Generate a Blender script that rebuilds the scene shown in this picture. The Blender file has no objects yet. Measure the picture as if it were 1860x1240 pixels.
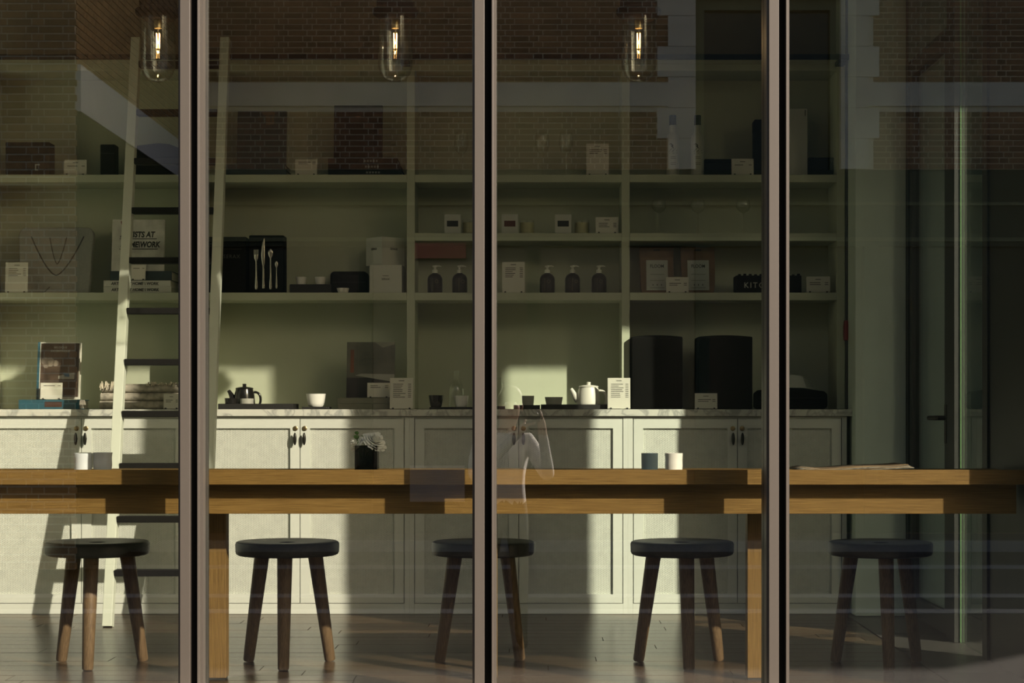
import bpy, bmesh, math, random
from mathutils import Matrix, Vector

random.seed(7)
C = bpy.context.scene.collection
SC = bpy.context.scene

# ------------------------------------------------------------------ camera, sky, sun, exposure
F = 3475.0          # focal length in pixels of the 1860 px wide frame
HC = 0.925          # lens height above the shop floor
cam_d = bpy.data.cameras.new('camera')
cam_d.sensor_width = 36.0
cam_d.lens = F / 1860 * 36
cam_d.shift_x = (930 - 970) / 1860
cam_d.shift_y = (750 - 620) / 1860
cam_d.clip_start = 0.05
cam = bpy.data.objects.new('camera', cam_d)
cam.location = (0, 0, HC)
cam.rotation_euler = (math.pi / 2, 0, 0)
C.objects.link(cam)
SC.camera = cam

SUN_TO = Vector((-0.94, 1.0, -0.665)).normalized()     # way the sunlight travels
world = bpy.data.worlds.new('world')
SC.world = world
world.use_nodes = True
wn = world.node_tree
wn.nodes.clear()
w_out = wn.nodes.new('ShaderNodeOutputWorld')
w_bg = wn.nodes.new('ShaderNodeBackground')
w_sky = wn.nodes.new('ShaderNodeTexSky')
w_sky.sky_type = 'NISHITA'
w_sky.sun_disc = False
w_sky.sun_elevation = math.asin(-SUN_TO.z)
w_sky.sun_rotation = math.radians(136.8)
w_sky.dust_density = 5.0
w_sky.ozone_density = 0.5
w_bg.inputs[1].default_value = 0.14
wn.links.new(w_sky.outputs[0], w_bg.inputs[0])
wn.links.new(w_bg.outputs[0], w_out.inputs[0])

sun_d = bpy.data.lights.new('sun', 'SUN')
sun_d.energy = 10.0
sun_d.color = (1.0, 0.87, 0.76)
sun_d.angle = math.radians(0.6)
sun = bpy.data.objects.new('sun', sun_d)
sun.rotation_euler = SUN_TO.to_track_quat('-Z', 'Y').to_euler()
sun.location = (20, -20, 20)
C.objects.link(sun)

SC.view_settings.view_transform = 'Standard'
SC.view_settings.look = 'None'
SC.view_settings.exposure = 0.0
SC.view_settings.gamma = 1.0
SC.view_settings.use_curve_mapping = False
SC.cycles.max_bounces = 10
SC.cycles.diffuse_bounces = 5
SC.cycles.glossy_bounces = 4
SC.cycles.transparent_max_bounces = 24
SC.cycles.caustics_reflective = False
SC.cycles.caustics_refractive = False


# ------------------------------------------------------------------ materials
MATS = {}


def mat(name, col, rough=0.55, metal=0.0, vary=0.10, scale=6.0, stretch=(1, 1, 1), bump=0.0,
        rnd=0.0, spec=0.4, emit=None, col2=None, detail=4.0):
    if name in MATS:
        return MATS[name]
    m = bpy.data.materials.new(name)
    m.use_nodes = True
    nt = m.node_tree
    b = nt.nodes['Principled BSDF']
    b.inputs['Roughness'].default_value = rough
    b.inputs['Metallic'].default_value = metal
    b.inputs['Specular IOR Level'].default_value = spec
    tc = nt.nodes.new('ShaderNodeTexCoord')
    mp = nt.nodes.new('ShaderNodeMapping')
    mp.inputs['Scale'].default_value = stretch
    nz = nt.nodes.new('ShaderNodeTexNoise')
    nz.inputs['Scale'].default_value = scale
    nz.inputs['Detail'].default_value = detail
    nt.links.new(tc.outputs['Object'], mp.inputs[0])
    vec = mp.outputs[0]
    if rnd > 0:
        oi = nt.nodes.new('ShaderNodeObjectInfo')
        ge = nt.nodes.new('ShaderNodeNewGeometry')
        ad = nt.nodes.new('ShaderNodeMath'); ad.operation = 'ADD'
        fr = nt.nodes.new('ShaderNodeMath'); fr.operation = 'FRACT'
        nt.links.new(oi.outputs['Random'], ad.inputs[0])
        nt.links.new(ge.outputs['Random Per Island'], ad.inputs[1])
        nt.links.new(ad.outputs[0], fr.inputs[0])
        off = nt.nodes.new('ShaderNodeVectorMath'); off.operation = 'ADD'
        sc = nt.nodes.new('ShaderNodeMath'); sc.operation = 'MULTIPLY'; sc.inputs[1].default_value = 37.0
        nt.links.new(fr.outputs[0], sc.inputs[0])
        nt.links.new(mp.outputs[0], off.inputs[0])
        nt.links.new(sc.outputs[0], off.inputs[1])
        vec = off.outputs[0]
    nt.links.new(vec, nz.inputs['Vector'])
    ramp = nt.nodes.new('ShaderNodeValToRGB')
    c2 = col2 if col2 else tuple(c * (1 + vary) for c in col)
    c1 = col if col2 else tuple(c * (1 - vary) for c in col)
    ramp.color_ramp.elements[0].position = 0.32
    ramp.color_ramp.elements[1].position = 0.68
    ramp.color_ramp.elements[0].color = (*c1, 1)
    ramp.color_ramp.elements[1].color = (*c2, 1)
    nt.links.new(nz.outputs['Fac'], ramp.inputs[0])
    cout = ramp.outputs[0]
    if rnd > 0:
        hs = nt.nodes.new('ShaderNodeHueSaturation')
        mr = nt.nodes.new('ShaderNodeMapRange')
        mr.inputs['To Min'].default_value = 1 - rnd
        mr.inputs['To Max'].default_value = 1 + rnd
        nt.links.new(fr.outputs[0], mr.inputs[0])
        nt.links.new(mr.outputs[0], hs.inputs['Value'])
        nt.links.new(cout, hs.inputs['Color'])
        cout = hs.outputs[0]
    nt.links.new(cout, b.inputs['Base Color'])
    if bump > 0:
        bp = nt.nodes.new('ShaderNodeBump')
        bp.inputs['Strength'].default_value = bump
        bp.inputs['Distance'].default_value = 0.004
        nt.links.new(nz.outputs['Fac'], bp.inputs['Height'])
        nt.links.new(bp.outputs[0], b.inputs['Normal'])
    if emit:
        b.inputs['Emission Color'].default_value = (*emit[0], 1)
        b.inputs['Emission Strength'].default_value = emit[1]
    MATS[name] = m
    return m


def glass(name, ior, tint=(1, 1, 1), rough=0.0):
    m = bpy.data.materials.new(name)
    m.use_nodes = True
    nt = m.node_tree
    nt.nodes.clear()
    o = nt.nodes.new('ShaderNodeOutputMaterial')
    mx = nt.nodes.new('ShaderNodeMixShader')
    tr = nt.nodes.new('ShaderNodeBsdfTransparent')
    tr.inputs[0].default_value = (*tint, 1)
    gl = nt.nodes.new('ShaderNodeBsdfGlossy')
    gl.inputs['Roughness'].default_value = rough
    fr = nt.nodes.new('ShaderNodeFresnel')
    fr.inputs[0].default_value = ior
    ge = nt.nodes.new('ShaderNodeNewGeometry')
    # a solid pane: leaving the glass reflects like entering it
    mi = nt.nodes.new('ShaderNodeMix')
    nt.links.new(ge.outputs['Backfacing'], mi.inputs[0])
    mi.inputs[2].default_value = ior
    mi.inputs[3].default_value = 1.0 / ior
    nt.links.new(mi.outputs[0], fr.inputs[0])
    nt.links.new(fr.outputs[0], mx.inputs[0])
    nt.links.new(tr.outputs[0], mx.inputs[1])
    nt.links.new(gl.outputs[0], mx.inputs[2])
    nt.links.new(mx.outputs[0], o.inputs[0])
    MATS[name] = m
    return m


def weave(name, col):
    """painted woven door panel: fine diagonal relief"""
    m = mat(name, col, 0.6, vary=0.05, scale=30)
    nt = m.node_tree
    b = nt.nodes['Principled BSDF']
    tc = nt.nodes.new('ShaderNodeTexCoord')
    heights = []
    for ang in (0.0, math.radians(60), math.radians(-60)):
        mp = nt.nodes.new('ShaderNodeMapping')
        mp.inputs['Rotation'].default_value = (0, ang, 0)
        wv = nt.nodes.new('ShaderNodeTexWave')
        wv.bands_direction = 'X'
        wv.inputs['Scale'].default_value = 42
        nt.links.new(tc.outputs['Object'], mp.inputs[0])
        nt.links.new(mp.outputs[0], wv.inputs['Vector'])
        heights.append(wv.outputs['Fac'])
    a = nt.nodes.new('ShaderNodeMath'); a.operation = 'MULTIPLY'
    nt.links.new(heights[1], a.inputs[0]); nt.links.new(heights[2], a.inputs[1])
    a2 = nt.nodes.new('ShaderNodeMath'); a2.operation = 'ADD'
    nt.links.new(a.outputs[0], a2.inputs[0]); nt.links.new(heights[0], a2.inputs[1])
    mr = nt.nodes.new('ShaderNodeMapRange')
    mr.inputs['From Max'].default_value = 1.6
    mr.inputs['To Min'].default_value = 0.80
    mr.inputs['To Max'].default_value = 1.08
    nt.links.new(a2.outputs[0], mr.inputs[0])
    hs = nt.nodes.new('ShaderNodeHueSaturation')
    nt.links.new(mr.outputs[0], hs.inputs['Value'])
    nt.links.new(b.inputs['Base Color'].links[0].from_socket, hs.inputs['Color'])
    nt.links.new(hs.outputs[0], b.inputs['Base Color'])
    bp = nt.nodes.new('ShaderNodeBump')
    bp.inputs['Strength'].default_value = 0.35
    bp.inputs['Distance'].default_value = 0.003
    nt.links.new(a2.outputs[0], bp.inputs['Height'])
    nt.links.new(bp.outputs[0], b.inputs['Normal'])
    return m


def marble(name):
    m = mat(name, (0.55, 0.56, 0.50), 0.25, vary=0.1, scale=5)
    nt = m.node_tree
    b = nt.nodes['Principled BSDF']
    tc = nt.nodes.new('ShaderNodeTexCoord')
    nz = nt.nodes.new('ShaderNodeTexNoise')
    nz.inputs['Scale'].default_value = 7
    nz.inputs['Detail'].default_value = 8
    nz.inputs['Distortion'].default_value = 1.6
    rp = nt.nodes.new('ShaderNodeValToRGB')
    e = rp.color_ramp.elements
    e[0].position = 0.44; e[0].color = (0.60, 0.60, 0.53, 1)
    e[1].position = 0.56; e[1].color = (0.60, 0.60, 0.53, 1)
    k = e.new(0.5); k.color = (0.36, 0.37, 0.34, 1)
    nt.links.new(tc.outputs['Object'], nz.inputs['Vector'])
    nt.links.new(nz.outputs['Fac'], rp.inputs[0])
    nt.links.new(rp.outputs[0], b.inputs['Base Color'])
    return m


def wood(name, c1, c2, rough=0.5, axis=0, rnd=0.0, scale=9.0, bump=0.15):
    st = [150, 150, 150]
    st[axis] = 4.5
    return mat(name, c1, rough, scale=scale / 4, stretch=tuple(st), col2=c2, rnd=rnd, bump=bump, detail=8, spec=0.3)


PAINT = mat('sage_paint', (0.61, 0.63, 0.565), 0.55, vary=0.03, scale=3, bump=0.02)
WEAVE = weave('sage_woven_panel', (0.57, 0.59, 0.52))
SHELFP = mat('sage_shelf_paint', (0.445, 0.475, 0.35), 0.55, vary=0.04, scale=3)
MARBLE = marble('grey_veined_marble')
OAK = wood('golden_oak', (0.125, 0.068, 0.015), (0.21, 0.125, 0.034), 0.5, 0)
OAKV = wood('golden_oak_leg', (0.12, 0.068, 0.019), (0.195, 0.118, 0.036), 0.5, 2)
STOOLTOP = mat('black_stained_seat', (0.050, 0.048, 0.043), 0.42, vary=0.25, scale=14, stretch=(1, 6, 6))
STOOLLEG = wood('stool_leg_wood', (0.095, 0.058, 0.028), (0.195, 0.128, 0.066), 0.5, 2)
STOOLLEGD = wood('dark_stool_leg_wood', (0.07, 0.045, 0.025), (0.12, 0.08, 0.045), 0.45, 2)
PLANK = wood('dark_oak_floorboard', (0.026, 0.017, 0.010), (0.105, 0.068, 0.037), 0.24, 0, rnd=0.5, bump=0.08)
FLOORB = mat('floor_joint_dark', (0.02, 0.016, 0.012), 0.7)
TILE = mat('dark_stone_tile', (0.065, 0.06, 0.055), 0.35, vary=0.25, scale=4, rnd=0.15)
BRONZE = mat('bronze_frame_metal', (0.060, 0.0515, 0.042), 0.45, 0.0, vary=0.02, scale=60, spec=0.5)
BLACK = mat('black_gasket_rubber', (0.006, 0.006, 0.005), 0.8, spec=0.1)
STEEL = mat('dark_steel', (0.025, 0.025, 0.022), 0.45, 0.0, vary=0.1)
IRON = mat('aged_black_iron', (0.035, 0.028, 0.024), 0.5, 0.6, vary=0.3, scale=30)
RUNG = mat('black_rung_wood', (0.010, 0.009, 0.008), 0.8, spec=0.15)
LADDER = mat('ladder_sage_paint', (0.58, 0.615, 0.51), 0.55, vary=0.03)
PANE = glass('storefront_glass', 2.3, (0.975, 0.985, 0.955))
PART = glass('partition_glass', 1.6, (0.93, 0.97, 0.93))
GLASS = glass('clear_drinking_glass', 1.48, (0.98, 0.985, 0.97))
EDGE = mat('green_glass_edge', (0.17, 0.30, 0.14), 0.3, vary=0.05)
WHITE = mat('white_glazed_ceramic', (0.75, 0.74, 0.68), 0.3, vary=0.03)
CREAM = mat('cream_ceramic', (0.70, 0.68, 0.60), 0.35, vary=0.03)
GREYC = mat('grey_ceramic', (0.34, 0.34, 0.29), 0.45, vary=0.08)
BLUEC = mat('blue_grey_ceramic', (0.26, 0.38, 0.46), 0.45, vary=0.06)
PALEC = mat('pale_blue_white_ceramic', (0.66, 0.70, 0.72), 0.4, vary=0.04)
BLACKC = mat('black_glazed_ceramic', (0.012, 0.011, 0.010), 0.18, vary=0.1, spec=0.5)
BLACKM = mat('matte_black_board', (0.0042, 0.0042, 0.0036), 0.85, vary=0.2, spec=0.08)
BLACKT = mat('black_tray_wood', (0.012, 0.011, 0.010), 0.55, vary=0.2)
CARD = mat('off_white_card', (0.60, 0.59, 0.50), 0.8, vary=0.03)
INK = mat('dark_ink', (0.03, 0.03, 0.028), 0.8)
PALEINK = mat('pale_ink', (0.42, 0.42, 0.36), 0.8)
PAPER = mat('book_page_edges', (0.52, 0.50, 0.42), 0.9, vary=0.12, scale=4, stretch=(1, 1, 90))
BOXW = mat('white_carton', (0.52, 0.53, 0.46), 0.8, vary=0.03)
KRAFT = mat('brown_kraft_paper', (0.16, 0.095, 0.045), 0.8, vary=0.15, scale=18)
TEALB = mat('teal_book_cloth', (0.012, 0.075, 0.105), 0.7, vary=0.1)
DTEAL = mat('dark_teal_cover', (0.02, 0.035, 0.036), 0.6, vary=0.3, scale=9)
WAX = mat('cream_candle_wax', (0.55, 0.52, 0.28), 0.5, vary=0.05)
LINEN = mat('grey_linen_board', (0.24, 0.245, 0.215), 0.9, vary=0.08, scale=90)
WOOL = mat('grey_beige_wool', (0.34, 0.31, 0.25), 0.95, vary=0.35, scale=40, bump=1.0)
SILVER = mat('brushed_silver', (0.55, 0.52, 0.44), 0.25, 0.9, vary=0.05)
BRASS = mat('aged_brass', (0.30, 0.23, 0.12), 0.35, 0.9, vary=0.1)
KNOB = mat('dark_bronze_pull', (0.03, 0.027, 0.022), 0.35, 0.7)
RED = mat('dark_red_rubber', (0.17, 0.012, 0.012), 0.5)
PETAL = mat('white_petal', (0.93, 0.94, 0.88), 0.6, vary=0.05, scale=30)
STEM = mat('green_stem', (0.07, 0.17, 0.03), 0.5, vary=0.3, scale=30)
NEWS = mat('grey_newsprint', (0.15, 0.145, 0.12), 0.9, vary=0.5, scale=60)
WALLP = mat('grey_green_wall_plaster', (0.60, 0.69, 0.60), 0.7, vary=0.04)
DARKW = mat('dark_brown_wall', (0.24, 0.205, 0.145), 0.7, vary=0.1)
CEIL = mat('olive_grey_ceiling', (0.09, 0.085, 0.065), 0.8)
BRICK = mat('brown_brick', (0.30, 0.16, 0.08), 0.85, vary=0.2, scale=14, rnd=0.3, bump=0.3)
BRICK2 = mat('yellow_brown_brick', (0.42, 0.245, 0.10), 0.85, vary=0.2, scale=14, rnd=0.22, bump=0.3)
MORTAR = mat('pale_mortar', (0.76, 0.70, 0.56), 0.9, vary=0.1, scale=20)
STONE = mat('pale_limestone', (0.78, 0.73, 0.62), 0.85, vary=0.08, scale=3)
GREENP = mat('dark_green_shopfront_paint', (0.028, 0.048, 0.026), 0.5, vary=0.1)
DGLASS = mat('dark_far_window', (0.02, 0.03, 0.022), 0.15, vary=0.3, scale=0.6)
PAVE = mat('grey_paving', (0.062, 0.055, 0.048), 0.85, vary=0.1, scale=5, rnd=0.1)
ASPH = mat('asphalt', (0.05, 0.05, 0.052), 0.9, vary=0.15, scale=40)
KERB = mat('pale_granite_kerb', (0.30, 0.30, 0.31), 0.8, vary=0.1, scale=40)
SKIN = mat('skin', (0.42, 0.25, 0.17), 0.55, vary=0.05)
SHIRT = mat('white_cotton_shirt', (0.62, 0.60, 0.58), 0.9, vary=0.06, scale=20)
TROU = mat('dark_green_trousers', (0.020, 0.030, 0.018), 0.9, vary=0.1)
HAIR = mat('dark_brown_hair', (0.03, 0.02, 0.014), 0.6, vary=0.3, scale=40)
FILA = mat('glowing_filament', (1, 0.6, 0.3), 0.5, emit=((1.0, 0.50, 0.16), 22.0))
PICT = mat('dark_photo_print', (0.025, 0.016, 0.011), 0.5, scale=22, col2=(0.10, 0.065, 0.045))
PICT2 = mat('green_photo_print', (0.06, 0.065, 0.045), 0.5, scale=8, col2=(0.13, 0.13, 0.095))
RUST = mat('rust_orange_print', (0.16, 0.055, 0.022), 0.6, vary=0.3, scale=12)
PINKR = mat('faded_red_sign', (0.55, 0.16, 0.12), 0.7, vary=0.15)
PALEG = mat('pale_grey_panel', (0.62, 0.56, 0.53), 0.8, vary=0.04)


# ------------------------------------------------------------------ mesh helpers
class MB:
    def __init__(s):
        s.v, s.f = [], []

    def box(s, x0, x1, y0, y1, z0, z1, m=None):
        b = len(s.v)
        pts = [(x0, y0, z0), (x1, y0, z0), (x1, y1, z0), (x0, y1, z0),
               (x0, y0, z1), (x1, y0, z1), (x1, y1, z1), (x0, y1, z1)]
        if m is not None:
            pts = [tuple(m @ Vector(p)) for p in pts]
        s.v += pts
        s.f += [tuple(b + i for i in q) for q in
                ((3, 2, 1, 0), (4, 5, 6, 7), (0, 1, 5, 4), (1, 2, 6, 5), (2, 3, 7, 6), (3, 0, 4, 7))]
        return s

    def beam(s, p0, p1, w, d):
        """rectangular bar from p0 to p1; w across X, d in the other direction"""
        p0, p1 = Vector(p0), Vector(p1)
        ax = (p1 - p0).normalized()
        sx = Vector((1, 0, 0))
        if abs(ax.x) > 0.9:
            sx = Vector((0, 0, 1))
        sy = ax.cross(sx).normalized()
        sx = sy.cross(ax).normalized()
        b = len(s.v)
        for p in (p0, p1):
            for a, c in ((-1, -1), (1, -1), (1, 1), (-1, 1)):
                s.v.append(tuple(p + sx * a * w / 2 + sy * c * d / 2))
        s.f += [tuple(b + i for i in q) for q in
                ((0, 1, 2, 3), (7, 6, 5, 4), (0, 4, 5, 1), (1, 5, 6, 2), (2, 6, 7, 3), (3, 7, 4, 0))]
        return s

    def lathe(s, prof, seg=24, c=(0, 0, 0), sx=1.0, sy=1.0):
        """prof: (r, z) from the bottom up (closed where r == 0)"""
        b = len(s.v)
        rings = []
        for r, z in prof:
            if r < 1e-6:
                rings.append([len(s.v)])
                s.v.append((c[0], c[1], c[2] + z))
            else:
                rings.append(list(range(len(s.v), len(s.v) + seg)))
                for i in range(seg):
                    a = 2 * math.pi * i / seg
                    s.v.append((c[0] + r * math.cos(a) * sx, c[1] + r * math.sin(a) * sy, c[2] + z))
        for a, d in zip(rings, rings[1:]):
            for i in range(seg):
                j = (i + 1) % seg
                if len(a) == 1 and len(d) == 1:
                    continue
                if len(a) == 1:
                    s.f.append((a[0], d[j], d[i]))
                elif len(d) == 1:
                    s.f.append((a[i], a[j], d[0]))
                else:
                    s.f.append((a[i], a[j], d[j], d[i]))
        return s

    def tube(s, pts, rad, seg=8, flat=1.0):
        pts = [Vector(p) for p in pts]
        n = len(pts)
        rr = rad if isinstance(rad, (list, tuple)) else [rad] * n
        rings = []
        up = None
        for i, p in enumerate(pts):
            d = (pts[min(i + 1, n - 1)] - pts[max(i - 1, 0)]).normalized()
            if up is None:
                up = Vector((0, 1, 0)) if abs(d.y) < 0.9 else Vector((1, 0, 0))
            e1 = d.cross(up).normalized()
            e2 = e1.cross(d).normalized()
            up = e2
            rings.append(list(range(len(s.v), len(s.v) + seg)))
            for k in range(seg):
                a = 2 * math.pi * k / seg
                s.v.append(tuple(p + (e1 * math.cos(a) + e2 * math.sin(a) * flat) * rr[i]))
        for a, d in zip(rings, rings[1:]):
            for i in range(seg):
                j = (i + 1) % seg
                s.f.append((a[i], a[j], d[j], d[i]))
        s.f.append(tuple(reversed(rings[0])))
        s.f.append(tuple(rings[-1]))
        return s

    def prism(s, poly, y0, y1):
        """polygon in x,z extruded along y"""
        b = len(s.v)
        n = len(poly)
        s.v += [(x, y0, z) for x, z in poly] + [(x, y1, z) for x, z in poly]
        s.f.append(tuple(b + i for i in range(n)))
        s.f.append(tuple(b + n + i for i in reversed(range(n))))
        for i in range(n):
            j = (i + 1) % n
            s.f.append((b + i, b + n + i, b + n + j, b + j))
        return s

    def ball(s, c, r, seg=14, rings=8, sq=(1, 1, 1)):
        prof = []
        for i in range(rings + 1):
            a = -math.pi / 2 + math.pi * i / rings
            prof.append((max(0.0, r * math.cos(a)) if 0 < i < rings else 0.0, r * math.sin(a) * sq[2]))
        return s.lathe(prof, seg, c, sq[0], sq[1])

    def mesh(s, name, material, smooth=None):
        me = bpy.data.meshes.new(name)
        me.from_pydata(s.v, [], s.f)
        bm = bmesh.new()
        bm.from_mesh(me)
        bmesh.ops.recalc_face_normals(bm, faces=bm.faces)
        bm.to_mesh(me)
        bm.free()
        if material:
            me.materials.append(material)
        if smooth is not None:
            me.polygons.foreach_set('use_smooth', [True] * len(me.polygons))
            me.set_sharp_from_angle(angle=math.radians(smooth))
        me.update()
        return me

    def build(s, name, material, parent=None, loc=(0, 0, 0), smooth=None, bevel=0.0, rot=(0, 0, 0), seg=2):
        o = bpy.data.objects.new(name, s.mesh(name, material, smooth))
        C.objects.link(o)
        o.location = loc
        o.rotation_euler = rot
        if parent is not None:
            o.parent = parent
        if bevel > 0:
            bv = o.modifiers.new('bevel', 'BEVEL')
            bv.width = bevel
            bv.segments = seg
            bv.limit_method = 'ANGLE'
            bv.angle_limit = math.radians(40)
        return o


def tag(o, label, cat, group=None, kind=None):
    if label:
        o['label'] = label
    if cat:
        o['category'] = cat
    if group:
        o['group'] = group
    if kind:
        o['kind'] = kind
    return o


def thing(name, label, cat, loc=(0, 0, 0), rot=(0, 0, 0), group=None):
    o = bpy.data.objects.new(name, None)
    o.empty_display_size = 0.05
    C.objects.link(o)
    o.location = loc
    o.rotation_euler = rot
    return tag(o, label, cat, group)


def struct(o, label, cat=None):
    o['kind'] = 'structure'
    o['label'] = label
    o['category'] = cat or o.name.split('_')[0]
    return o


def copy_part(src, parent, loc=None, rot=None):
    c = src.copy()
    C.objects.link(c)
    c.parent = parent
    if loc is not None:
        c.location = loc
    if rot is not None:
        c.rotation_euler = rot
    return c


def text(s, size, parent, loc, material=INK, name='lettering', sx=1.0, align='LEFT', spacing=1.0, shear=0.0, depth=0.0004, rot=None, bold=0.012):
    cu = bpy.data.curves.new('lettering', 'FONT')
    cu.body = s
    cu.size = size
    cu.align_x = align
    cu.extrude = depth
    cu.space_character = spacing
    cu.shear = shear
    cu.offset = size * bold
    cu.resolution_u = 3
    t = bpy.data.objects.new('tmp', cu)
    C.objects.link(t)
    bpy.context.view_layer.update()
    me = bpy.data.meshes.new_from_object(t.evaluated_get(bpy.context.evaluated_depsgraph_get()))
    bpy.data.objects.remove(t)
    me.materials.clear()
    me.materials.append(material)
    o = bpy.data.objects.new(name, me)
    C.objects.link(o)
    o.parent = parent
    o.location = loc
    o.rotation_euler = rot or (math.pi / 2, 0, 0)
    o.scale = (sx, 1, 1)
    return o


def at(u, v, D):
    return Vector(((u - 970) * D / F, D, HC + (750 - v) * D / F))


def wx(u, D):
    return (u - 970) * D / F


def wz(v, D):
    return HC + (750 - v) * D / F


# ------------------------------------------------------------------ setting: shop shell
YG = 6.10            # outer face of the storefront
ZH = 3.27            # underside of the header
G0 = -0.64           # street level
YC = 8.806           # cabinet fronts
YS = 8.97            # shelf fronts
YB = 9.24            # shelf back

fl = struct(MB().box(-3.6, 3.7, 6.24, 9.6, -0.30, -0.018).build('floor', FLOORB), 'dark wooden floor of the shop with stone strip at the glass partition')
y = 6.24
row = 0
while y < 9.3:
    w = 0.128
    x = -3.5 - random.random() * 1.2
    while x < 1.425:
        L = random.uniform(1.0, 2.0)
        x0, x1 = max(x, -3.55), min(x + L, 1.425)
        if x1 - x0 > 0.05:
            MB().box(-(x1 - x0) / 2 + 0.0015, (x1 - x0) / 2 - 0.0015, -w / 2 + 0.0022, w / 2 - 0.0022, -0.018, random.uniform(-0.0006, 0.0)).build(
                'plank', PLANK, fl, ((x0 + x1) / 2, y + w / 2, 0))
        x += L
    y += w
    row += 1
tile_me = MB().box(-0.298, 0.298, -0.298, 0.298, -0.018, -0.0005).mesh('tile', TILE)
for i in range(4):
    for j in range(6):
        o = bpy.data.objects.new('tile', tile_me)
        C.objects.link(o)
        o.parent = fl
        o.location = (1.43 + 0.3 + i * 0.6, 6.24 + 0.3 + j * 0.6, 0)

struct(MB().box(-3.6, 3.7, 6.24, 9.6, 3.45, 3.6).build('ceiling', CEIL), 'olive grey ceiling above the shop')
wb = MB().box(-3.6, 1.70, 9.27, 9.4, 2.59, 3.45)
struct(wb.build('wall_back', DARKW), 'dark wall strip above the green bookshelf')
struct(MB().box(-3.6, 3.7, 9.4, 9.6, 0, 3.45).build('wall_rear', DARKW), 'rear wall of the shop behind the bookshelf')
struct(MB().box(-3.6, -3.45, 6.24, 9.4, 0, 3.45).build('wall_left', WALLP), 'plain left wall of the shop')
struct(MB().box(3.46, 3.7, 6.0, 9.4, 0, 3.45).build('wall_right', WALLP), 'far right wall of the entrance lobby')
struct(MB().box(1.463, 1.694, 8.71, 9.4, 0.001, 3.45).build('wall_pier', WALLP, bevel=0.003), 'pale green wall pier between the bookshelf and the glass door')
struct(MB().box(1.745, 3.46, 8.85, 9.4, 0.001, 3.45).build('wall_lobby', mat('teal_grey_wall', (0.22, 0.29, 0.27), 0.7, vary=0.05)), 'teal grey back wall of the entrance lobby')
# facade masonry around the glazing
struct(MB().box(-3.9, 3.9, 6.03, 6.24, G0, 0.03).build('wall_plinth', STONE), 'stone plinth under the storefront glazing')
struct(MB().box(-3.9, 3.9, 6.03, 6.26, ZH, 4.6).build('wall_header', STONE), 'stone wall above the storefront glazing')
struct(MB().box(-3.9, -2.98, 6.03, 6.24, 0.03, ZH).build('wall_facade', STONE), 'storefront wall left of the glazing')
struct(MB().box(3.47, 3.9, 5.9, 6.0, G0, ZH).build('wall_facade_end', STONE), 'storefront wall beyond the entrance lobby')

# storefront mullions and panes
PITCH = 0.938
XA = -0.1896
for i, k in enumerate((-3, -2, -1, 0, 1, 2, 3)):
    x = XA + k * PITCH
    names = {-1: 'bronze window mullion with black groove in front of the ladder',
             0: 'bronze window mullion with black groove in the middle of the storefront',
             1: 'bronze window mullion with black groove right of the two black boxes'}
    t = thing('trim_%d' % (i + 1), names.get(k, 'bronze window mullion outside the view, number %d of the storefront' % (i + 1)), 'mullion', (x, YG, 0.03))
    t['kind'] = 'structure'
    h = ZH - 0.03
    MB().box(0, 0.0315, -0.008, 0.07, 0, h).build('face_bar', BRONZE, t, bevel=0.0012)
    MB().box(-0.007, 0.0, 0.004, 0.07, 0, h).build('edge_lip', BRONZE, t)
    MB().box(0.0315, 0.0545, 0.022, 0.07, 0, h).build('groove', BLACK, t)
    MB().box(0.0545, 0.0605, -0.006, 0.07, 0, h).build('side_bar', BRONZE, t, bevel=0.0008)
    MB().box(0.0605, 0.0685, 0.022, 0.07, 0, h).build('glazing_bead', BRONZE, t)
    MB().box(-0.007, 0.0685, 0.078, 0.135, 0, h).build('inner_fin', STEEL, t)
    if k < 3:
        p = MB().box(x + 0.0685 - 0.002, x + PITCH - 0.007 + 0.002, YG + 0.070, YG + 0.078, 0.03, ZH)
        nm = {-2: 'leftmost storefront glass pane, in front of the striped shadow and ladder', -1: 'storefront glass pane between the left and middle mullions',
              0: 'storefront glass pane between the middle and right mullions', 1: 'storefront glass pane right of the right mullion'}
        struct(p.build('window_%d' % (i + 1), PANE), nm.get(k, 'storefront glass pane outside the view, number %d' % (i + 1)), 'window pane')

# perpendicular glass partition of the entrance lobby
XP = 1.72
t = thing('door_1', 'dark framed glass door in the glass partition with black lever handle', 'door', (XP, 8.66, 0.0))
t['kind'] = 'structure'
for y0, y1 in ((-0.06, 0.0), (-0.80, -0.74)):
    MB().box(-0.02, 0.02, y0, y1, 0.012, 2.5).build('door_stile', STEEL, t)
MB().box(-0.02, 0.02, -0.74, -0.06, 0.012, 0.10).build('bottom_rail', STEEL, t)
MB().box(-0.02, 0.02, -0.74, -0.06, 2.44, 2.5).build('top_rail', STEEL, t)
MB().box(-0.004, 0.004, -0.74, -0.06, 0.10, 2.44).build('door_glass', PART, t)
lv = MB().tube([(-0.02, -0.775, 0.905), (-0.055, -0.775, 0.905), (-0.06, -0.765, 0.905), (-0.06, -0.62, 0.905)], 0.010)
lv.build('lever_handle', IRON, t, smooth=40)
MB().tube([(0.02, -0.775, 0.905), (0.055, -0.775, 0.905), (0.06, -0.765, 0.905), (0.06, -0.62, 0.905)], 0.010).build('lever_handle', IRON, t, smooth=40)
MB().box(-0.025, 0.025, -0.795, -0.755, 0.80, 0.96).build('lock_plate', IRON, t)
struct(MB().box(XP - 0.025, XP + 0.025, 8.665, 8.82, 0.001, 3.45).build('trim_20', STEEL), 'dark hinge post beside the pale green wall pier')
struct(MB().box(XP - 0.025, XP + 0.025, 7.715, 7.855, 0.001, 3.45).build('trim_21', STEEL), 'dark lock post between glass door and frameless glass panel')
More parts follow.
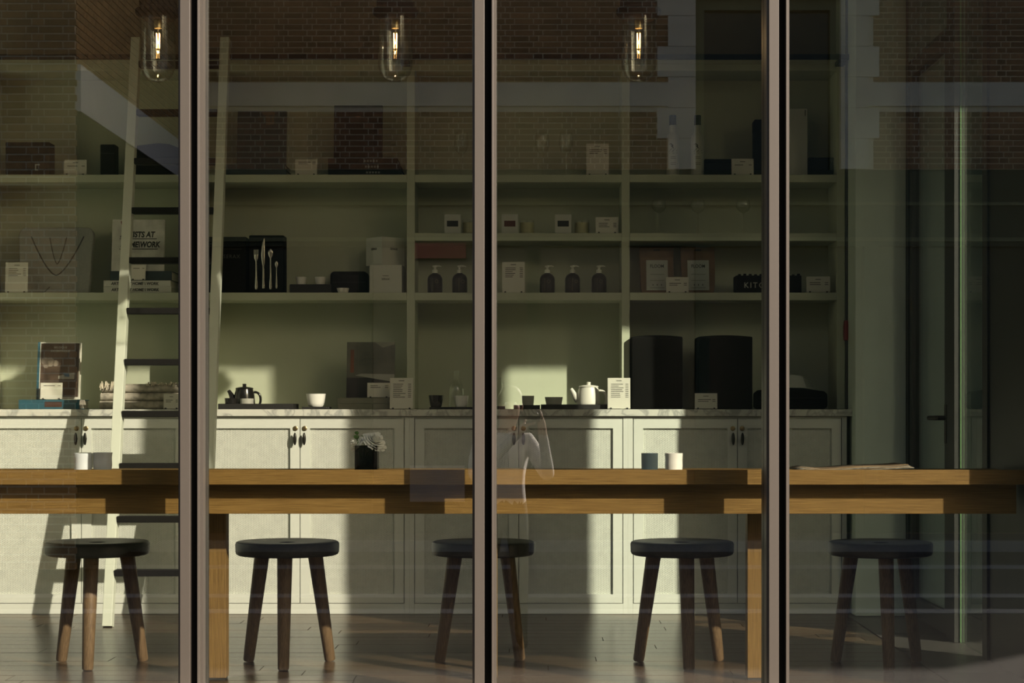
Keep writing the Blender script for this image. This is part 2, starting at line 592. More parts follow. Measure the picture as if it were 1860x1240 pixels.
struct(MB().box(XP - 0.025, XP + 0.025, 7.86, 8.66, 2.51, 3.45).build('window_20', PART), 'glass light above the lobby door', 'window pane')
t = thing('window_21', 'frameless glass panel with bright green edge beside the lobby door', 'window pane', (XP, 7.45, 0.001))
t['kind'] = 'structure'
MB().box(-0.006, 0.006, -0.235, 0.258, 0.0, 3.45).build('glass_sheet', PART, t)
MB().box(-0.0025, 0.0025, 0.2585, 0.264, 0.0, 3.45).build('glass_edge', EDGE, t)
t = thing('wall_partition', 'dark panelled partition at the right edge behind the table end', 'wall', (XP, 6.24, 0.001))
t['kind'] = 'structure'
MB().box(-0.02, 0.02, 0.0, 0.97, 0, 3.45).build('panel', STEEL, t)
MB().box(-0.03, 0.03, 0.90, 0.975, 0, 3.45).build('end_post', STEEL, t, bevel=0.002)

# ------------------------------------------------------------------ bookshelf, rail, ladder, worktop, cabinets
shelf = thing('bookshelf', 'tall built-in sage green bookshelf filling the back wall', 'bookshelf', (0, YB, 0))
UX = [-2.592, -1.585, -0.5775, 0.4297, 1.439]
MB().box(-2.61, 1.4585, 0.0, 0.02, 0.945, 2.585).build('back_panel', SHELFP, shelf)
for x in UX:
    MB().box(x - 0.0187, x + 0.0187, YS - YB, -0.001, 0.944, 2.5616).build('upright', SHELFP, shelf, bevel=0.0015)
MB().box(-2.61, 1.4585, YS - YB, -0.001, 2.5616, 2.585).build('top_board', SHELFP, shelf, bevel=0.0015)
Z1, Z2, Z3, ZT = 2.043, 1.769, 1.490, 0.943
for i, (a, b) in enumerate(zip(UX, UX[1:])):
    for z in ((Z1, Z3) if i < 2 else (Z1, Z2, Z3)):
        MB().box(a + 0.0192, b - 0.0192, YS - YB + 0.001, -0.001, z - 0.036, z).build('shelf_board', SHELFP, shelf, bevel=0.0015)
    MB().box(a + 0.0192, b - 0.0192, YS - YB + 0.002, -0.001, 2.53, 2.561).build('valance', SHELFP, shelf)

rail = thing('ladder_rail', 'black horizontal ladder rail along the top of the bookshelf', 'rail', (0, 8.885, 2.578))
MB().beam((-3.2, 0, 0), (1.462, 0, 0), 0.022, 0.022).build('rail_bar', RUNG, rail)
for x in (-2.6, -0.6, 1.43):
    MB().box(x - 0.02, x + 0.02, -0.01, 0.084, -0.03, -0.012).build('bracket', RUNG, rail)

LT = thing('library_ladder', 'sage green leaning ladder with black rungs hooked on the rail', 'ladder', (0, 8.285, 0))
def lad(z):
    return 0.585 * z / 2.62
for xx in (-1.845, -1.432):
    MB().beam((xx, lad(0.0), 0.0), (xx, lad(2.66), 2.66), 0.042, 0.05).build('side_rail', LADDER, LT, bevel=0.002)
    MB().box(xx - 0.01, xx + 0.01, lad(2.6) - 0.01, 0.63, 2.592, 2.604).build('hook', RUNG, LT)
for k in range(11):
    z = 0.23 + 0.2305 * k
    if z < 2.6:
        MB().box(-1.824, -1.453, lad(z) - 0.03, lad(z) + 0.03, z - 0.014, z + 0.014).build('rung', RUNG, LT, bevel=0.003)

wt = thing('worktop', 'long grey veined marble worktop on the sage green cabinets', 'worktop', (0, YC, 0.911))
MB().box(-2.62, 1.466, -0.018, 0.433, 0, 0.0315).build('marble_slab', MARBLE, wt, bevel=0.0015)

CW = 1.00665
cab_labels = ['sage green cabinet with woven doors below the leaning ladder and blue-edged book',
              'sage green cabinet with woven doors behind the flower vase',
              'sage green cabinet with woven doors behind the middle mullion, below the white teapot',
              'sage green cabinet with woven doors at the right end, below the black boxes']
for i in range(4):
    x0 = -2.587 + i * CW
    t = thing('cabinet', cab_labels[i], 'cabinet', (x0 + CW / 2, YC, 0.001), group='sage green base cabinets')
    hw = CW / 2 - 0.0002
    MB().box(-hw, hw, 0.022, 0.432, 0.0, 0.908).build('body', PAINT, t)
    for s in (-1, 1):
        MB().box(min(s * hw, s * (hw - 0.022)), max(s * hw, s * (hw - 0.022)), 0.0, 0.0215, 0.0, 0.908).build('stile', PAINT, t)
    MB().box(-hw + 0.0225, hw - 0.0225, 0.0, 0.0215, 0.0, 0.0475).build('plinth', PAINT, t)
    MB().box(-hw + 0.0225, hw - 0.0225, 0.001, 0.0215, 0.9005, 0.908).build('top_rail', PAINT, t)
    for s in (-1, 1):
        d = bpy.data.objects.new('door', None)
        C.objects.link(d)
        d.parent = t
        dw = (hw - 0.0225 - 0.0035) / 1 - 0.0015
        d.location = (s * (0.0018 + dw / 2), 0, 0.0505)
        H = 0.847
        f = MB()
        R = 0.0435
        f.box(-dw / 2, -dw / 2 + R, 0, 0.0205, 0, H).box(dw / 2 - R, dw / 2, 0, 0.0205, 0, H)
        f.box(-dw / 2 + R, dw / 2 - R, 0, 0.0205, 0, 0.04).box(-dw / 2 + R, dw / 2 - R, 0, 0.0205, H - R, H)
        f.build('door_frame', PAINT, d)
        MB().box(-dw / 2 + R, dw / 2 - R, 0.0115, 0.019, 0.04, H - R).build('woven_panel', WEAVE, d)
        ex = -s * (dw / 2 - 0.0195)
        MB().lathe([(0.0, 0.0), (0.011, 0.0), (0.0115, 0.003), (0.006, 0.006), (0.0, 0.0045)], 20).build(
            'keyhole_disc', BRASS, d, (ex, 0, 0.803), smooth=50, rot=(math.pi / 2, 0, 0))
        kn = MB().lathe([(0.005, 0), (0.0045, 0.014)], 10)
        kn.ball((0, 0, 0.020), 0.0095, 14, 8, (0.85, 3.1, 0.75))
        kn.build('oval_knob', KNOB, d, (ex, 0, 0.755), smooth=50, rot=(math.pi / 2, 0, 0))

# dark pole with the red grip at the end of the shelf
px = wx(1538, 8.9)
t = thing('window_pole', 'thin dark pole with dark red grip standing at the right end of the worktop', 'pole', (px + 0.004, 8.92, ZT))
MB().tube([(0, 0, 0), (0, 0, 2.05)], 0.0075, 10).build('shaft', STEEL, t, smooth=40)
zc = wz(600, 8.92) - ZT
MB().lathe([(0.0075, zc - 0.048), (0.015, zc - 0.045), (0.017, zc - 0.02), (0.0165, zc + 0.02), (0.014, zc + 0.044), (0.0075, zc + 0.047)], 14).build('grip', RED, t, smooth=40)

# ------------------------------------------------------------------ table, stools
TB = thing('table', 'long golden oak table with dark recess running along the window', 'table', (0, 6.35, 0))
MB().box(-3.2, 1.675, 0.0, 0.022, 0.6875, 0.7368).build('edge_board', OAK, TB, bevel=0.001)
bx = [-3.2, -1.9, -0.5, 0.75, 1.675]
for (a, b) in zip(bx, bx[1:]):
    for j in range(4):
        MB().box(a + 0.0004, b - 0.0004, 0.0222 + j * 0.147, 0.0222 + (j + 1) * 0.147 - 0.0005, 0.6875, 0.7240 - 0.0002 * ((j + int(a * 7)) % 3)).build('top_board', OAK, TB)
MB().box(-3.1, 1.62, 0.075, 0.10, 0.587, 0.6873).build('apron', OAK, TB, bevel=0.001)
MB().box(-3.1, 1.62, 0.50, 0.525, 0.60, 0.6873).build('apron', OAK, TB, bevel=0.001)
for cxl in (-2.0445, -1.1045, -0.165, 0.7765):
    MB().box(cxl - 0.0375, cxl + 0.0375, 0.275, 0.34, 0.008, 0.687).build('leg', OAKV, TB, bevel=0.0015)
    MB().box(cxl - 0.034, cxl + 0.034, 0.279, 0.336, 0.0, 0.008).build('foot_pad', STEEL, TB)
    MB().box(cxl - 0.03, cxl + 0.03, 0.10, 0.50, 0.62, 0.687).build('cross_bearer', OAK, TB)

st_lab = ['black topped three legged stool in front of the ladder, leftmost of five',
          'black topped three legged stool just right of the left mullion and table leg',
          'black topped three legged stool half hidden by the middle mullion',
          'black topped three legged stool left of the right mullion',
          'black topped three legged stool in dim light, rightmost of five']
seat_me = leg_me = None
for i, (u, ph, dy) in enumerate(((177, 1.5, 0.0), (522, 2.6, 0.0), (878, 10, 0.0), (1239, 3.7, 0.0), (1599, 0, -0.02))):
    D = 7.05 + dy
    t = thing('stool', st_lab[i], 'stool', (wx(u, D), D, 0.001), group='three legged stools at the table')
    if seat_me is None:
        s = MB().lathe([(0.026, 0.402), (0.178, 0.402), (0.186, 0.406), (0.1895, 0.414), (0.1905, 0.443), (0.187, 0.450), (0.182, 0.4525),
                        (0.10, 0.4495), (0.031, 0.4485), (0.027, 0.446), (0.026, 0.402)], 56)
        seat_me = s.mesh('seat', STOOLTOP, 30)
    o = bpy.data.objects.new('seat', seat_me)
    C.objects.link(o)
    o.parent = t
    o.rotation_euler = (0, 0, i * 1.3)
    for k in range(3):
        a = math.radians(-90 + ph + k * 120)
        c_, s_ = math.cos(a), math.sin(a)
        top = (0.113 * c_, 0.113 * s_, 0.4015)
        bot = (0.174 * c_, 0.174 * s_, 0.006)
        bt2 = (0.1750 * c_, 0.1750 * s_, 0.0)
        lg = MB().tube([top, (0.1425 * c_, 0.1425 * s_, 0.21), bot, bt2], [0.028, 0.0245, 0.0205, 0.0165], 18)
        m_ = STOOLLEG
        lg.build('leg', m_, t, smooth=40)

# ------------------------------------------------------------------ pendant lamps
for i, (u, v) in enumerate(((287, 0), (718, 0), (1160, 0))):
    D = 7.15
    k = D / F
    X = wx(u, D)
    zb = wz(149, D)
    lab = ['left pendant lamp with glass jar and glowing filament beside the left mullion',
           'middle pendant lamp with glass jar and glowing filament left of the middle mullion',
           'right pendant lamp with glass jar and glowing filament above the white-labelled bottles'][i]
    t = thing('pendant_lamp', lab, 'lamp', (X, D, zb), group='glass jar pendant lamps')
    R = 0.064
    prof = [(0.0, 0.0), (0.02, 0.002), (0.042, 0.012), (0.056, 0.03), (R, 0.055), (R, 0.245)]
    MB().lathe(prof + [(R - 0.0025, 0.245), (R - 0.0025, 0.055), (0.053, 0.032), (0.04, 0.015), (0.02, 0.005), (0.0, 0.0028)], 36).build('glass_jar', GLASS, t, smooth=40)
    cap = MB().lathe([(0.0, 0.232), (0.058, 0.232), (0.064, 0.238), (0.072, 0.243), (0.080, 0.249), (0.0845, 0.258), (0.0845, 0.268), (0.078, 0.274), (0.070, 0.277),
                      (0.070, 0.300), (0.064, 0.312), (0.03, 0.325), (0.018, 0.34), (0.0, 0.34)], 36)
    cap.build('metal_cap', mat('matte_black_iron', (0.0025, 0.002, 0.0018), 0.9, spec=0.02), t, smooth=30)
    MB().tube([(0, 0, 0.34), (0, 0, 3.448 - zb)], 0.005, 8).build('cord', BLACK, t, smooth=40)
    MB().lathe([(0.0, 0.200), (0.014, 0.200), (0.0155, 0.215), (0.0155, 0.232), (0.0, 0.232)], 18).build('socket', BRASS, t, smooth=40)
    bl = MB().lathe([(0.0, 0.098), (0.014, 0.102), (0.0215, 0.115), (0.023, 0.135), (0.020, 0.165), (0.0145, 0.188), (0.013, 0.20)], 20)
    bulb = bl.build('bulb', GLASS, t, smooth=60)
    for q in range(4):
        a = math.pi / 4 + q * math.pi / 2
        MB().tube([(0.006 * math.cos(a), 0.006 * math.sin(a), 0.125), (0.0075 * math.cos(a), 0.0075 * math.sin(a), 0.182)], 0.0014, 6).build('filament', FILA, bulb)
    ld = bpy.data.lights.new('bulb_light', 'POINT')
    ld.energy = 3.0
    ld.color = (1.0, 0.62, 0.30)
    ld.shadow_soft_size = 0.003
    lo = bpy.data.objects.new('bulb_light', ld)
    C.objects.link(lo)
    lo.parent = bulb
    lo.location = (0, 0, 0.15)
    MB().tube([(0, 0, 0.12), (0, 0, 0.199)], 0.0012, 6).build('filament_post', BRASS, bulb)
    MB().box(-0.008, 0.008, -0.008, 0.008, 0.1225, 0.1245).build('filament_ring', BRASS, bulb)

# ------------------------------------------------------------------ small goods
def ih(v, D, zb):
    return wz(v, D) - zb


def card(u0, u1, v0, zb, D, label, rows=3, yaw=0.0, price=True, title=True):
    X = wx((u0 + u1) / 2, D)
    w = (u1 - u0) * D / F
    h = ih(v0, D, zb)
    t = thing('price_card', label, 'card', (X, D, zb + 0.0005), (math.radians(-5), 0, yaw), group='printed price cards')
    MB().box(-w / 2, w / 2, 0, 0.0012, 0.002, h).build('sheet', CARD, t)
    m = MB()
    bar = 0.0026
    y0, y1 = -0.0003, 0.0001
    zt = h - 0.012
    if title:
        m.box(-w * 0.12, w * 0.12, y0, y1, zt - bar, zt)
        zt -= 0.016
    for r in range(rows):
        L = random.uniform(0.32, 0.58) * w
        m.box(-w * 0.36, -w * 0.36 + L, y0, y1, zt - bar, zt)
        if price:
            m.box(w * 0.28, w * 0.42, y0, y1, zt - bar, zt)
        zt -= 0.0085
        if zt < 0.01:
            break
    m.build('print', INK, t)
    for s in (-1, 1):
        MB().box(s * w * 0.36 - 0.004, s * w * 0.36 + 0.004, -0.006, 0.03, 0.0, 0.002).box(
            s * w * 0.36 - 0.004, s * w * 0.36 + 0.004, -0.006, -0.0015, 0.002, 0.006).build('clip_foot', STEEL, t)
    return t


def book(name, label, u0, u1, v0, zb, D, cover, th=0.022, lean=9, group=None, pages=True, yaw=0.0):
    X = wx((u0 + u1) / 2, D)
    w = (u1 - u0) * D / F
    h = ih(v0, D, zb) / math.cos(math.radians(lean))
    t = thing(name, label, 'book', (X, D, zb + 0.0012 + th * math.sin(math.radians(lean)) * 0), (math.radians(-lean), 0, yaw), group)
    MB().box(-w / 2, w / 2, 0, 0.003, 0, h).build('front_cover', cover, t, bevel=0.0005)
    MB().box(-w / 2, w / 2, th - 0.003, th, 0.004, h).build('back_cover', cover, t)
    MB().box(-w / 2, -w / 2 + 0.004, 0.003, th - 0.003, 0.003, h).build('spine', cover, t)
    if pages:
        MB().box(-w / 2 + 0.004, w / 2 - 0.004, 0.0032, th - 0.0032, 0.005, h - 0.004).build('pages', PAPER, t)
    return t, w, h


def flat_book(label, u0, u1, z0, th, D, cover, depth=0.20, group=None, yaw=0.0, pages=PAPER):
    X = wx((u0 + u1) / 2, D)
    w = (u1 - u0) * D / F
    t = thing('book', label, 'book', (X, D, z0 + 0.0003), (0, 0, yaw), group)
    MB().box(-w / 2, w / 2, 0, depth, 0, 0.003).build('bottom_cover', cover, t)
    MB().box(-w / 2, w / 2, 0, depth, th - 0.0033, th - 0.0003).build('top_cover', cover, t)
    MB().box(-w / 2, w / 2, 0, 0.003, 0.003, th - 0.0033).build('spine', cover, t)
    MB().box(-w / 2 + 0.004, w / 2 - 0.004, 0.003, depth - 0.004, 0.003, th - 0.0033).build('pages', pages, t)
    return t, w


def carton(name, label, u0, u1, v0, zb, D, m, depth=0.12, bevel=0.003, group=None, yaw=0.0, cat='box', lid=True, lean=0.0):
    X = wx((u0 + u1) / 2, D)
    w = (u1 - u0) * D / F
    h = ih(v0, D, zb)
    t = thing(name, label, cat, (X, D, zb + 0.0005), (math.radians(-lean), 0, yaw), group)
    hl = h * 0.80 if lid else h
    MB().box(-w / 2, w / 2, 0, depth, 0, hl - 0.0006).build('body', m, t, bevel=bevel)
    if lid:
        MB().box(-w / 2 - 0.001, w / 2 + 0.001, -0.001, depth + 0.001, hl, h).build('lid', m, t, bevel=bevel)
    return t, w, h


def tray(label, u0, u1, zb, D, h=0.012, depth=0.13, rim=True):
    X = wx((u0 + u1) / 2, D)
    w = (u1 - u0) * D / F
    t = thing('tray', label, 'tray', (X, D, zb + 0.0003))
    MB().box(-w / 2, w / 2, 0, depth, 0, 0.006).build('base', BLACKT, t)
    if rim:
        m = MB()
        m.box(-w / 2, w / 2, 0, 0.006, 0.006, h).box(-w / 2, w / 2, depth - 0.006, depth, 0.006, h)
        m.box(-w / 2, -w / 2 + 0.006, 0.006, depth - 0.006, 0.006, h).box(w / 2 - 0.006, w / 2, 0.006, depth - 0.006, 0.006, h)
        m.build('rim', BLACKT, t)
    return zb + 0.0064


def cup(name, label, u, D, zb, rt, rb, h, m, group=None, curve=0.0, wob=0.0, foot=False):
    n = 8
    out = []
    for i in range(n + 1):
        f = i / n
        r = rb + (rt - rb) * (f ** (0.5 if curve else 1.0)) + wob * math.sin(f * 9 + u)
        out.append((r, h * f))
    th = 0.0028
    inn = [(max(r - th, 0.002), max(z, 0.006)) for r, z in reversed(out)]
    o = MB().lathe([(0.0, 0.0)] + out + inn + [(0.0, 0.006)], 28).build(name, m, None, (wx(u, D), D, zb + 0.0003), smooth=40)
    tag(o, label, 'cup' if 'bowl' not in name else 'bowl', group)
    return o


def wine_glass(label, u, D, zb, h, r, bowl, group):
    t = thing('wine_glass', label, 'glass', (wx(u, D), D, zb + 0.0004), group=group)
    hs = h - bowl
    MB().lathe([(0.0, 0.0), (0.032, 0.0), (0.032, 0.002), (0.006, 0.006), (0.0035, 0.02), (0.0035, hs - 0.01), (0.006, hs)], 24).build('stem_and_foot', GLASS, t, smooth=40)
    out = [(0.006, hs), (r * 0.7, hs + bowl * 0.18), (r, hs + bowl * 0.45), (r * 0.97, hs + bowl * 0.7), (r * 0.86, h)]
    MB().lathe(out + [(a - 0.0012, b + (0.002 if i == 4 else 0)) for i, (a, b) in reversed(list(enumerate(out)))], 28).build('bowl', GLASS, t, smooth=60)
    return t


# ---- top shelf, left bays
D0 = 9.02
t, w, h = carton('gift_box', 'black box with pale c-shaped mark on the top shelf, far left', 10, 90, 258, Z1, D0, BLACKM, 0.1, lid=False)
m = MB().box(0.035, 0.041, -0.0006, 0.0001, 0.025, 0.055).box(0.041, 0.058, -0.0006, 0.0001, 0.049, 0.055).box(0.041, 0.05, -0.0006, 0.0001, 0.025, 0.03)
m.build('printed_mark', PALEINK, t)
MB().box(-0.085, 0.0, -0.0006, 0.0001, 0.022, 0.028).build('printed_line', INK, t)
card(116, 157, 290, Z1, 9.0, 'price card on the top shelf right of the black box with pale mark', 1)
t, w, h = carton('gift_box', 'narrow upright black box on the top shelf, left of the ladder', 182, 209, 262, Z1, D0, BLACKM, 0.08, lid=False, bevel=0.004)
MB().box(-w / 2 + 0.004, w / 2 - 0.004, -0.0008, 0.0001, h * 0.7, h * 0.72).build('closure_line', INK, t)
X = wx(280, D0)
t = thing('bag', 'black bag with peaked top on the top shelf behind the ladder', 'bag', (X, D0, Z1 + 0.0004))
MB().prism([(-0.118, 0), (0.118, 0), (0.122, 0.13), (0.07, 0.150), (0.02, 0.155), (-0.09, 0.142), (-0.122, 0.13)], 0, 0.12).build('body', BLACKM, t, bevel=0.008)
MB().box(-0.03, 0.03, -0.001, 0.001, 0.075, 0.081).build('stitched_label', PALEINK, t)
flat_book('large dark teal book lying flat on the top shelf under the dark upright book', 390, 520, Z1, 0.027, 9.0, DTEAL, 0.2)
flat_book('second dark teal book in the flat pair on the top shelf, above the other', 396, 518, Z1 + 0.0275, 0.025, 9.005, DTEAL, 0.2)
t, w, h = book('book', 'dark book with torn pale title block standing on the top shelf beside the ladder', 430, 519, 200, Z1 + 0.053, 9.06, DTEAL, 0.02, 7)
MB().prism([(-0.005, h - 0.005), (0.06, h - 0.005), (0.058, h - 0.065), (0.02, h - 0.07), (0.015, h - 0.03)], -0.0005, 0.0001).build('torn_print', mat('tan_print', (0.13, 0.09, 0.055), 0.7), t)
text('E TO', 0.05, t, (0.002, -0.0008, h - 0.055), mat('teal_ink', (0.03, 0.07, 0.07), 0.7), sx=0.75)
card(536, 576, 289, Z1, 9.0, 'price card on the top shelf between the two dark upright books', 2, title=False)
zz = Z1
for k in range(3):
    t, w = flat_book(['bottom', 'middle', 'top'][k] + ' black book in the flat stack on the top shelf left of the upright', 596, 730 - k * 4, zz, 0.0265, 9.0, BLACKM, 0.21, 'flat black books on the top shelf')
    m = MB()
    for q in range(5):
        m.box(0.005 + q * 0.014, 0.014 + q * 0.014, -0.0006, 0.0001, 0.009, 0.018)
    m.build('blurred_spine_print', mat('dim_pale_ink', (0.20, 0.20, 0.17), 0.8), t)
    zz += 0.027
t, w, h = book('book', 'plain black book standing on the flat black stack on the top shelf', 606, 694, 190, zz, 9.05, BLACKM, 0.022, 6)
MB().box(-0.012, 0.012, -0.0006, 0.0001, h * 0.78, h * 0.8).build('small_mark', RUST, t)

# ---- middle and right bays, top shelf
for u, lab in ((838, 'stemmed wine glass on the top shelf just left of the middle mullion'),
               (985, 'left of the two wine glasses beside the price card on the top shelf'),
               (1028, 'right of the two wine glasses beside the price card on the top shelf')):
    wine_glass(lab, u, 9.05, Z1, 0.205, 0.034, 0.105, 'wine glasses on the top shelf')
card(1065, 1106, 260, Z1, 9.0, 'tall price card on the top shelf right of the wine glasses', 3)
for u, lab in ((1222, 'left white labelled bottle with bird print and black cap on the top shelf'),
               (1267, 'right white labelled bottle with bird print and black cap on the top shelf')):
    D = 9.04
    t = thing('bottle', lab, 'bottle', (wx(u, D), D, Z1 + 0.0004), group='white bottles with bird prints')
    k = D / F
    MB().lathe([(0.0, 0), (0.028, 0), (0.030, 0.004), (0.030, 0.175), (0.026, 0.192), (0.0165, 0.205), (0.0155, 0.215), (0.0155, 0.24), (0.0, 0.24)], 28).build('glass_body', mat('milk_white_bottle', (0.50, 0.50, 0.42), 0.3), t, smooth=40)
    MB().lathe([(0.0, 0.24), (0.0165, 0.24), (0.0165, 0.286), (0.015, 0.288), (0.0, 0.288)], 24).build('cap', BLACKM, t, smooth=40)
    # bird print wrapped on the front of the bottle
    bird = [(-0.024, 0.146), (-0.016, 0.150), (-0.010, 0.152), (-0.002, 0.146), (0.012, 0.134), (0.024, 0.124), (0.012, 0.126), (0.0, 0.128), (-0.008, 0.136), (-0.014, 0.145)]
    v_, f_ = [], []
    def wrap(x, z):
        r = 0.0304
        a = x / r
        return (r * math.sin(a), -r * math.cos(a), z)
    bm_ = MB()
    cx0 = sum(p[0] for p in bird) / len(bird); cz0 = sum(p[1] for p in bird) / len(bird)
    bm_.v = [wrap(cx0, cz0)] + [wrap(*p) for p in bird]
    bm_.f = [(0, 1 + i, 1 + (i + 1) % len(bird)) for i in range(len(bird))]
    bm_.build('bird_print', INK, t)
    tw = MB()
    for (a, b, c2, d2) in ((-0.022, 0.112, 0.02, 0.118), (-0.018, 0.118, -0.004, 0.128), (-0.006, 0.112, 0.006, 0.124), (-0.02, 0.104, 0.022, 0.107)):
        p0, p1 = wrap(a, b), wrap((a + c2) / 2, (b + d2) / 2)
        p2 = wrap(c2, d2)
        tw.tube([p0, p1, p2], 0.0011, 5)
    for z in (0.088, 0.081, 0.060, 0.052):
        tw.tube([wrap(-0.012, z), wrap(0, z), wrap(0.012, z)], 0.0009, 5)
    tw.build('twig_and_text_print', INK, t)
carton('gift_box', 'low black box right of the bird bottles on the top shelf', 1280, 1332, 289, Z1, 9.06, BLACKM, 0.1, group='low black boxes on the top shelf')
card(1329, 1369, 288, Z1, 8.995, 'price card on the top shelf in front of the low black box', 1)
carton('gift_box', 'black box behind the right mullion on the top shelf', 1371, 1415, 217, Z1, 9.06, BLACKM, 0.1)
t, w, h = carton('gift_box', 'tall white box on the top shelf right of the right mullion', 1425, 1467, 197, Z1, 9.05, BOXW, 0.08, lid=False)
MB().box(w * 0.38, w * 0.41, -0.0006, 0.0001, h - 0.035, h - 0.008).build('printed_mark', INK, t)
carton('gift_box', 'low black box in the right corner of the top shelf', 1469, 1514, 286, Z1, 9.06, BLACKM, 0.1, group='low black boxes on the top shelf')

# ---- second shelf
cand = mat('candle_label_red', (0.10, 0.03, 0.02), 0.7)
for i, (u0, lab, lm) in enumerate(((807, 'left of the mullion', INK), (911, 'just right of the middle mullion', cand), (1008, 'nearest the price card', INK))):
    t, w, h = carton('candle_box', 'white candle box with dark label on the second shelf, ' + lab, u0, u0 + 30, 389, Z2, 9.0, BOXW, 0.075, lid=False, bevel=0.001, group='white candle boxes')
    MB().box(-w * 0.34, w * 0.34, -0.0006, 0.0001, h * 0.36, h * 0.66).build('label', lm, t)
for u, lab in ((853, 'left of the mullion'), (957, 'just right of the middle mullion'), (1057, 'nearest the price card')):
    D = 9.06
    t = thing('candle', 'cream candle beside its white box on second shelf, ' + lab, 'candle', (wx(u, D), D, Z2 + 0.0004), group='cream candles in glass')
    MB().lathe([(0.0, 0.0), (0.033, 0.0), (0.035, 0.004), (0.035, 0.068), (0.0335, 0.068), (0.0335, 0.006), (0.0, 0.006)], 24).build('glass', GLASS, t, smooth=40)
    MB().lathe([(0.0, 0.0065), (0.033, 0.0065), (0.033, 0.056), (0.0, 0.055)], 24).build('wax', WAX, t, smooth=40)
    MB().tube([(0, 0, 0.055), (0.001, 0, 0.064)], 0.001, 5).build('wick', INK, t)
card(1082, 1123, 394, Z2, 8.995, 'price card on the second shelf right of the candles', 3)
for u, lab in ((1197, 'left of the three coupe glasses on the second shelf'), (1268, 'middle of the three coupe glasses on the second shelf'), (1350, 'right of the three coupe glasses on the second shelf')):
    wine_glass(lab, u, 9.08, Z2, 0.165, 0.034, 0.06, 'coupe glasses')

# ---- third shelf, left
card(9, 50, 476, Z3, 8.99, 'tall price card on the third shelf in front of the necklace board', 5)
D = 9.05
X = wx(98, D)
t = thing('necklace_board', 'grey linen necklace board with dark cords on the third shelf', 'display board', (X, D, Z3 + 0.002), (math.radians(-9), 0, 0))
hb = ih(410, D, Z3)
poly = [(-0.165, 0), (0.165, 0), (0.172, hb * 0.55), (0.178, hb * 0.85)]
for k in range(6):
    a = math.pi / 2 * k / 5
    poly.append((0.145 + 0.033 * math.cos(a), hb - 0.04 + 0.04 * math.sin(a)))
for k in range(6):
    a = math.pi / 2 + math.pi / 2 * k / 5
    poly.append((-0.145 + 0.033 * math.cos(a), hb - 0.04 + 0.04 * math.sin(a)))
poly += [(-0.178, hb * 0.85), (-0.172, hb * 0.55)]
MB().prism(poly, 0.0, 0.035).build('board', LINEN, t, bevel=0.005)
for (xa, xb, zt, zl, r) in ((-0.118, 0.132, hb - 0.045, 0.085, 0.0026), (-0.03, 0.05, hb - 0.05, 0.14, 0.0018)):
    pts = []
    for k in range(17):
        f = k / 16
        x = xa + (xb - xa) * f
        z = zl + (zt - zl) * abs(2 * f - 1) ** 1.5
        pts.append((x, -0.0025, z))
    MB().tube(pts, r, 6).build('cord_necklace', INK, t, smooth=60)
MB().tube([(-0.05, -0.003, 0.0), (-0.02, -0.003, 0.03)], 0.002, 6).build('cord_end', INK, t)
zz = Z3
for k in range(2):
    t, w = flat_book(['lower', 'upper'][k] + ' white spined art book lying flat on the third shelf behind the ladder', 188, 311 - k, zz, 0.0285, 8.99, BOXW, 0.2, 'flat art books')
    text('ARTISTS AT HOME \\ WORK', 0.0185, t, (-0.122, -0.0006, 0.008), INK, sx=0.98, shear=0.15, bold=0.035)
    zz += 0.029
flat_book('dark book lying on the two white art books on the third shelf', 200, 312, zz, 0.045, 9.0, DTEAL, 0.2)
zz += 0.0455
t, w, h = book('book', 'white art book with handwritten black title standing behind the ladder', 202, 297, 398, zz, 9.05, mat('sketched_white_cover', (0.40, 0.40, 0.35), 0.7, scale=14, col2=(0.66, 0.66, 0.58)), 0.02, 7)
text('ARTISTS AT', 0.038, t, (-0.085, -0.0008, h - 0.085), INK, sx=0.82, shear=0.15, bold=0.035)
text('HOME\\WORK', 0.038, t, (-0.085, -0.0008, h - 0.133), INK, sx=0.79, shear=0.15, bold=0.035)
MB().box(-0.088, 0.088, -0.0006, 0.0001, h - 0.0945, h - 0.091).box(-0.088, 0.094, -0.0006, 0.0001, h - 0.144, h - 0.1405).build('underlines', INK, t)
MB().prism([(-0.085, h - 0.01), (-0.078, h - 0.006), (-0.07, h - 0.04), (-0.075, h - 0.045)], -0.0006, 0.0001).build('red_mark', RED, t)
card(238, 264, 482, Z3 + 0.0582, 8.988, 'small price card leaning on the white art books behind the ladder', 1, title=False)

t, w, h = carton('box', 'black box lettered in grey on the third shelf right of the ladder', 366, 447, 430, Z3, 9.02, BLACKM, 0.1, lid=False)
text('SERAX', 0.024, t, (-0.002, -0.0007, h * 0.62), mat('dim_grey_ink', (0.07, 0.07, 0.06), 0.7), spacing=1.25, sx=0.95)
MB().box(-0.002, 0.085, -0.0006, 0.0001, h * 0.78, h * 0.785).build('printed_line', mat('dim_grey_ink', (0.07, 0.07, 0.06)), t)
t, w, h = carton('box', 'black box displaying silver cutlery on the third shelf', 452, 516, 427, Z3, 9.02, BLACKM, 0.1, lid=False, bevel=0.006)
cx = {'fork': -0.048, 'knife': -0.014, 'spoon': 0.020, 'teaspoon': 0.048}
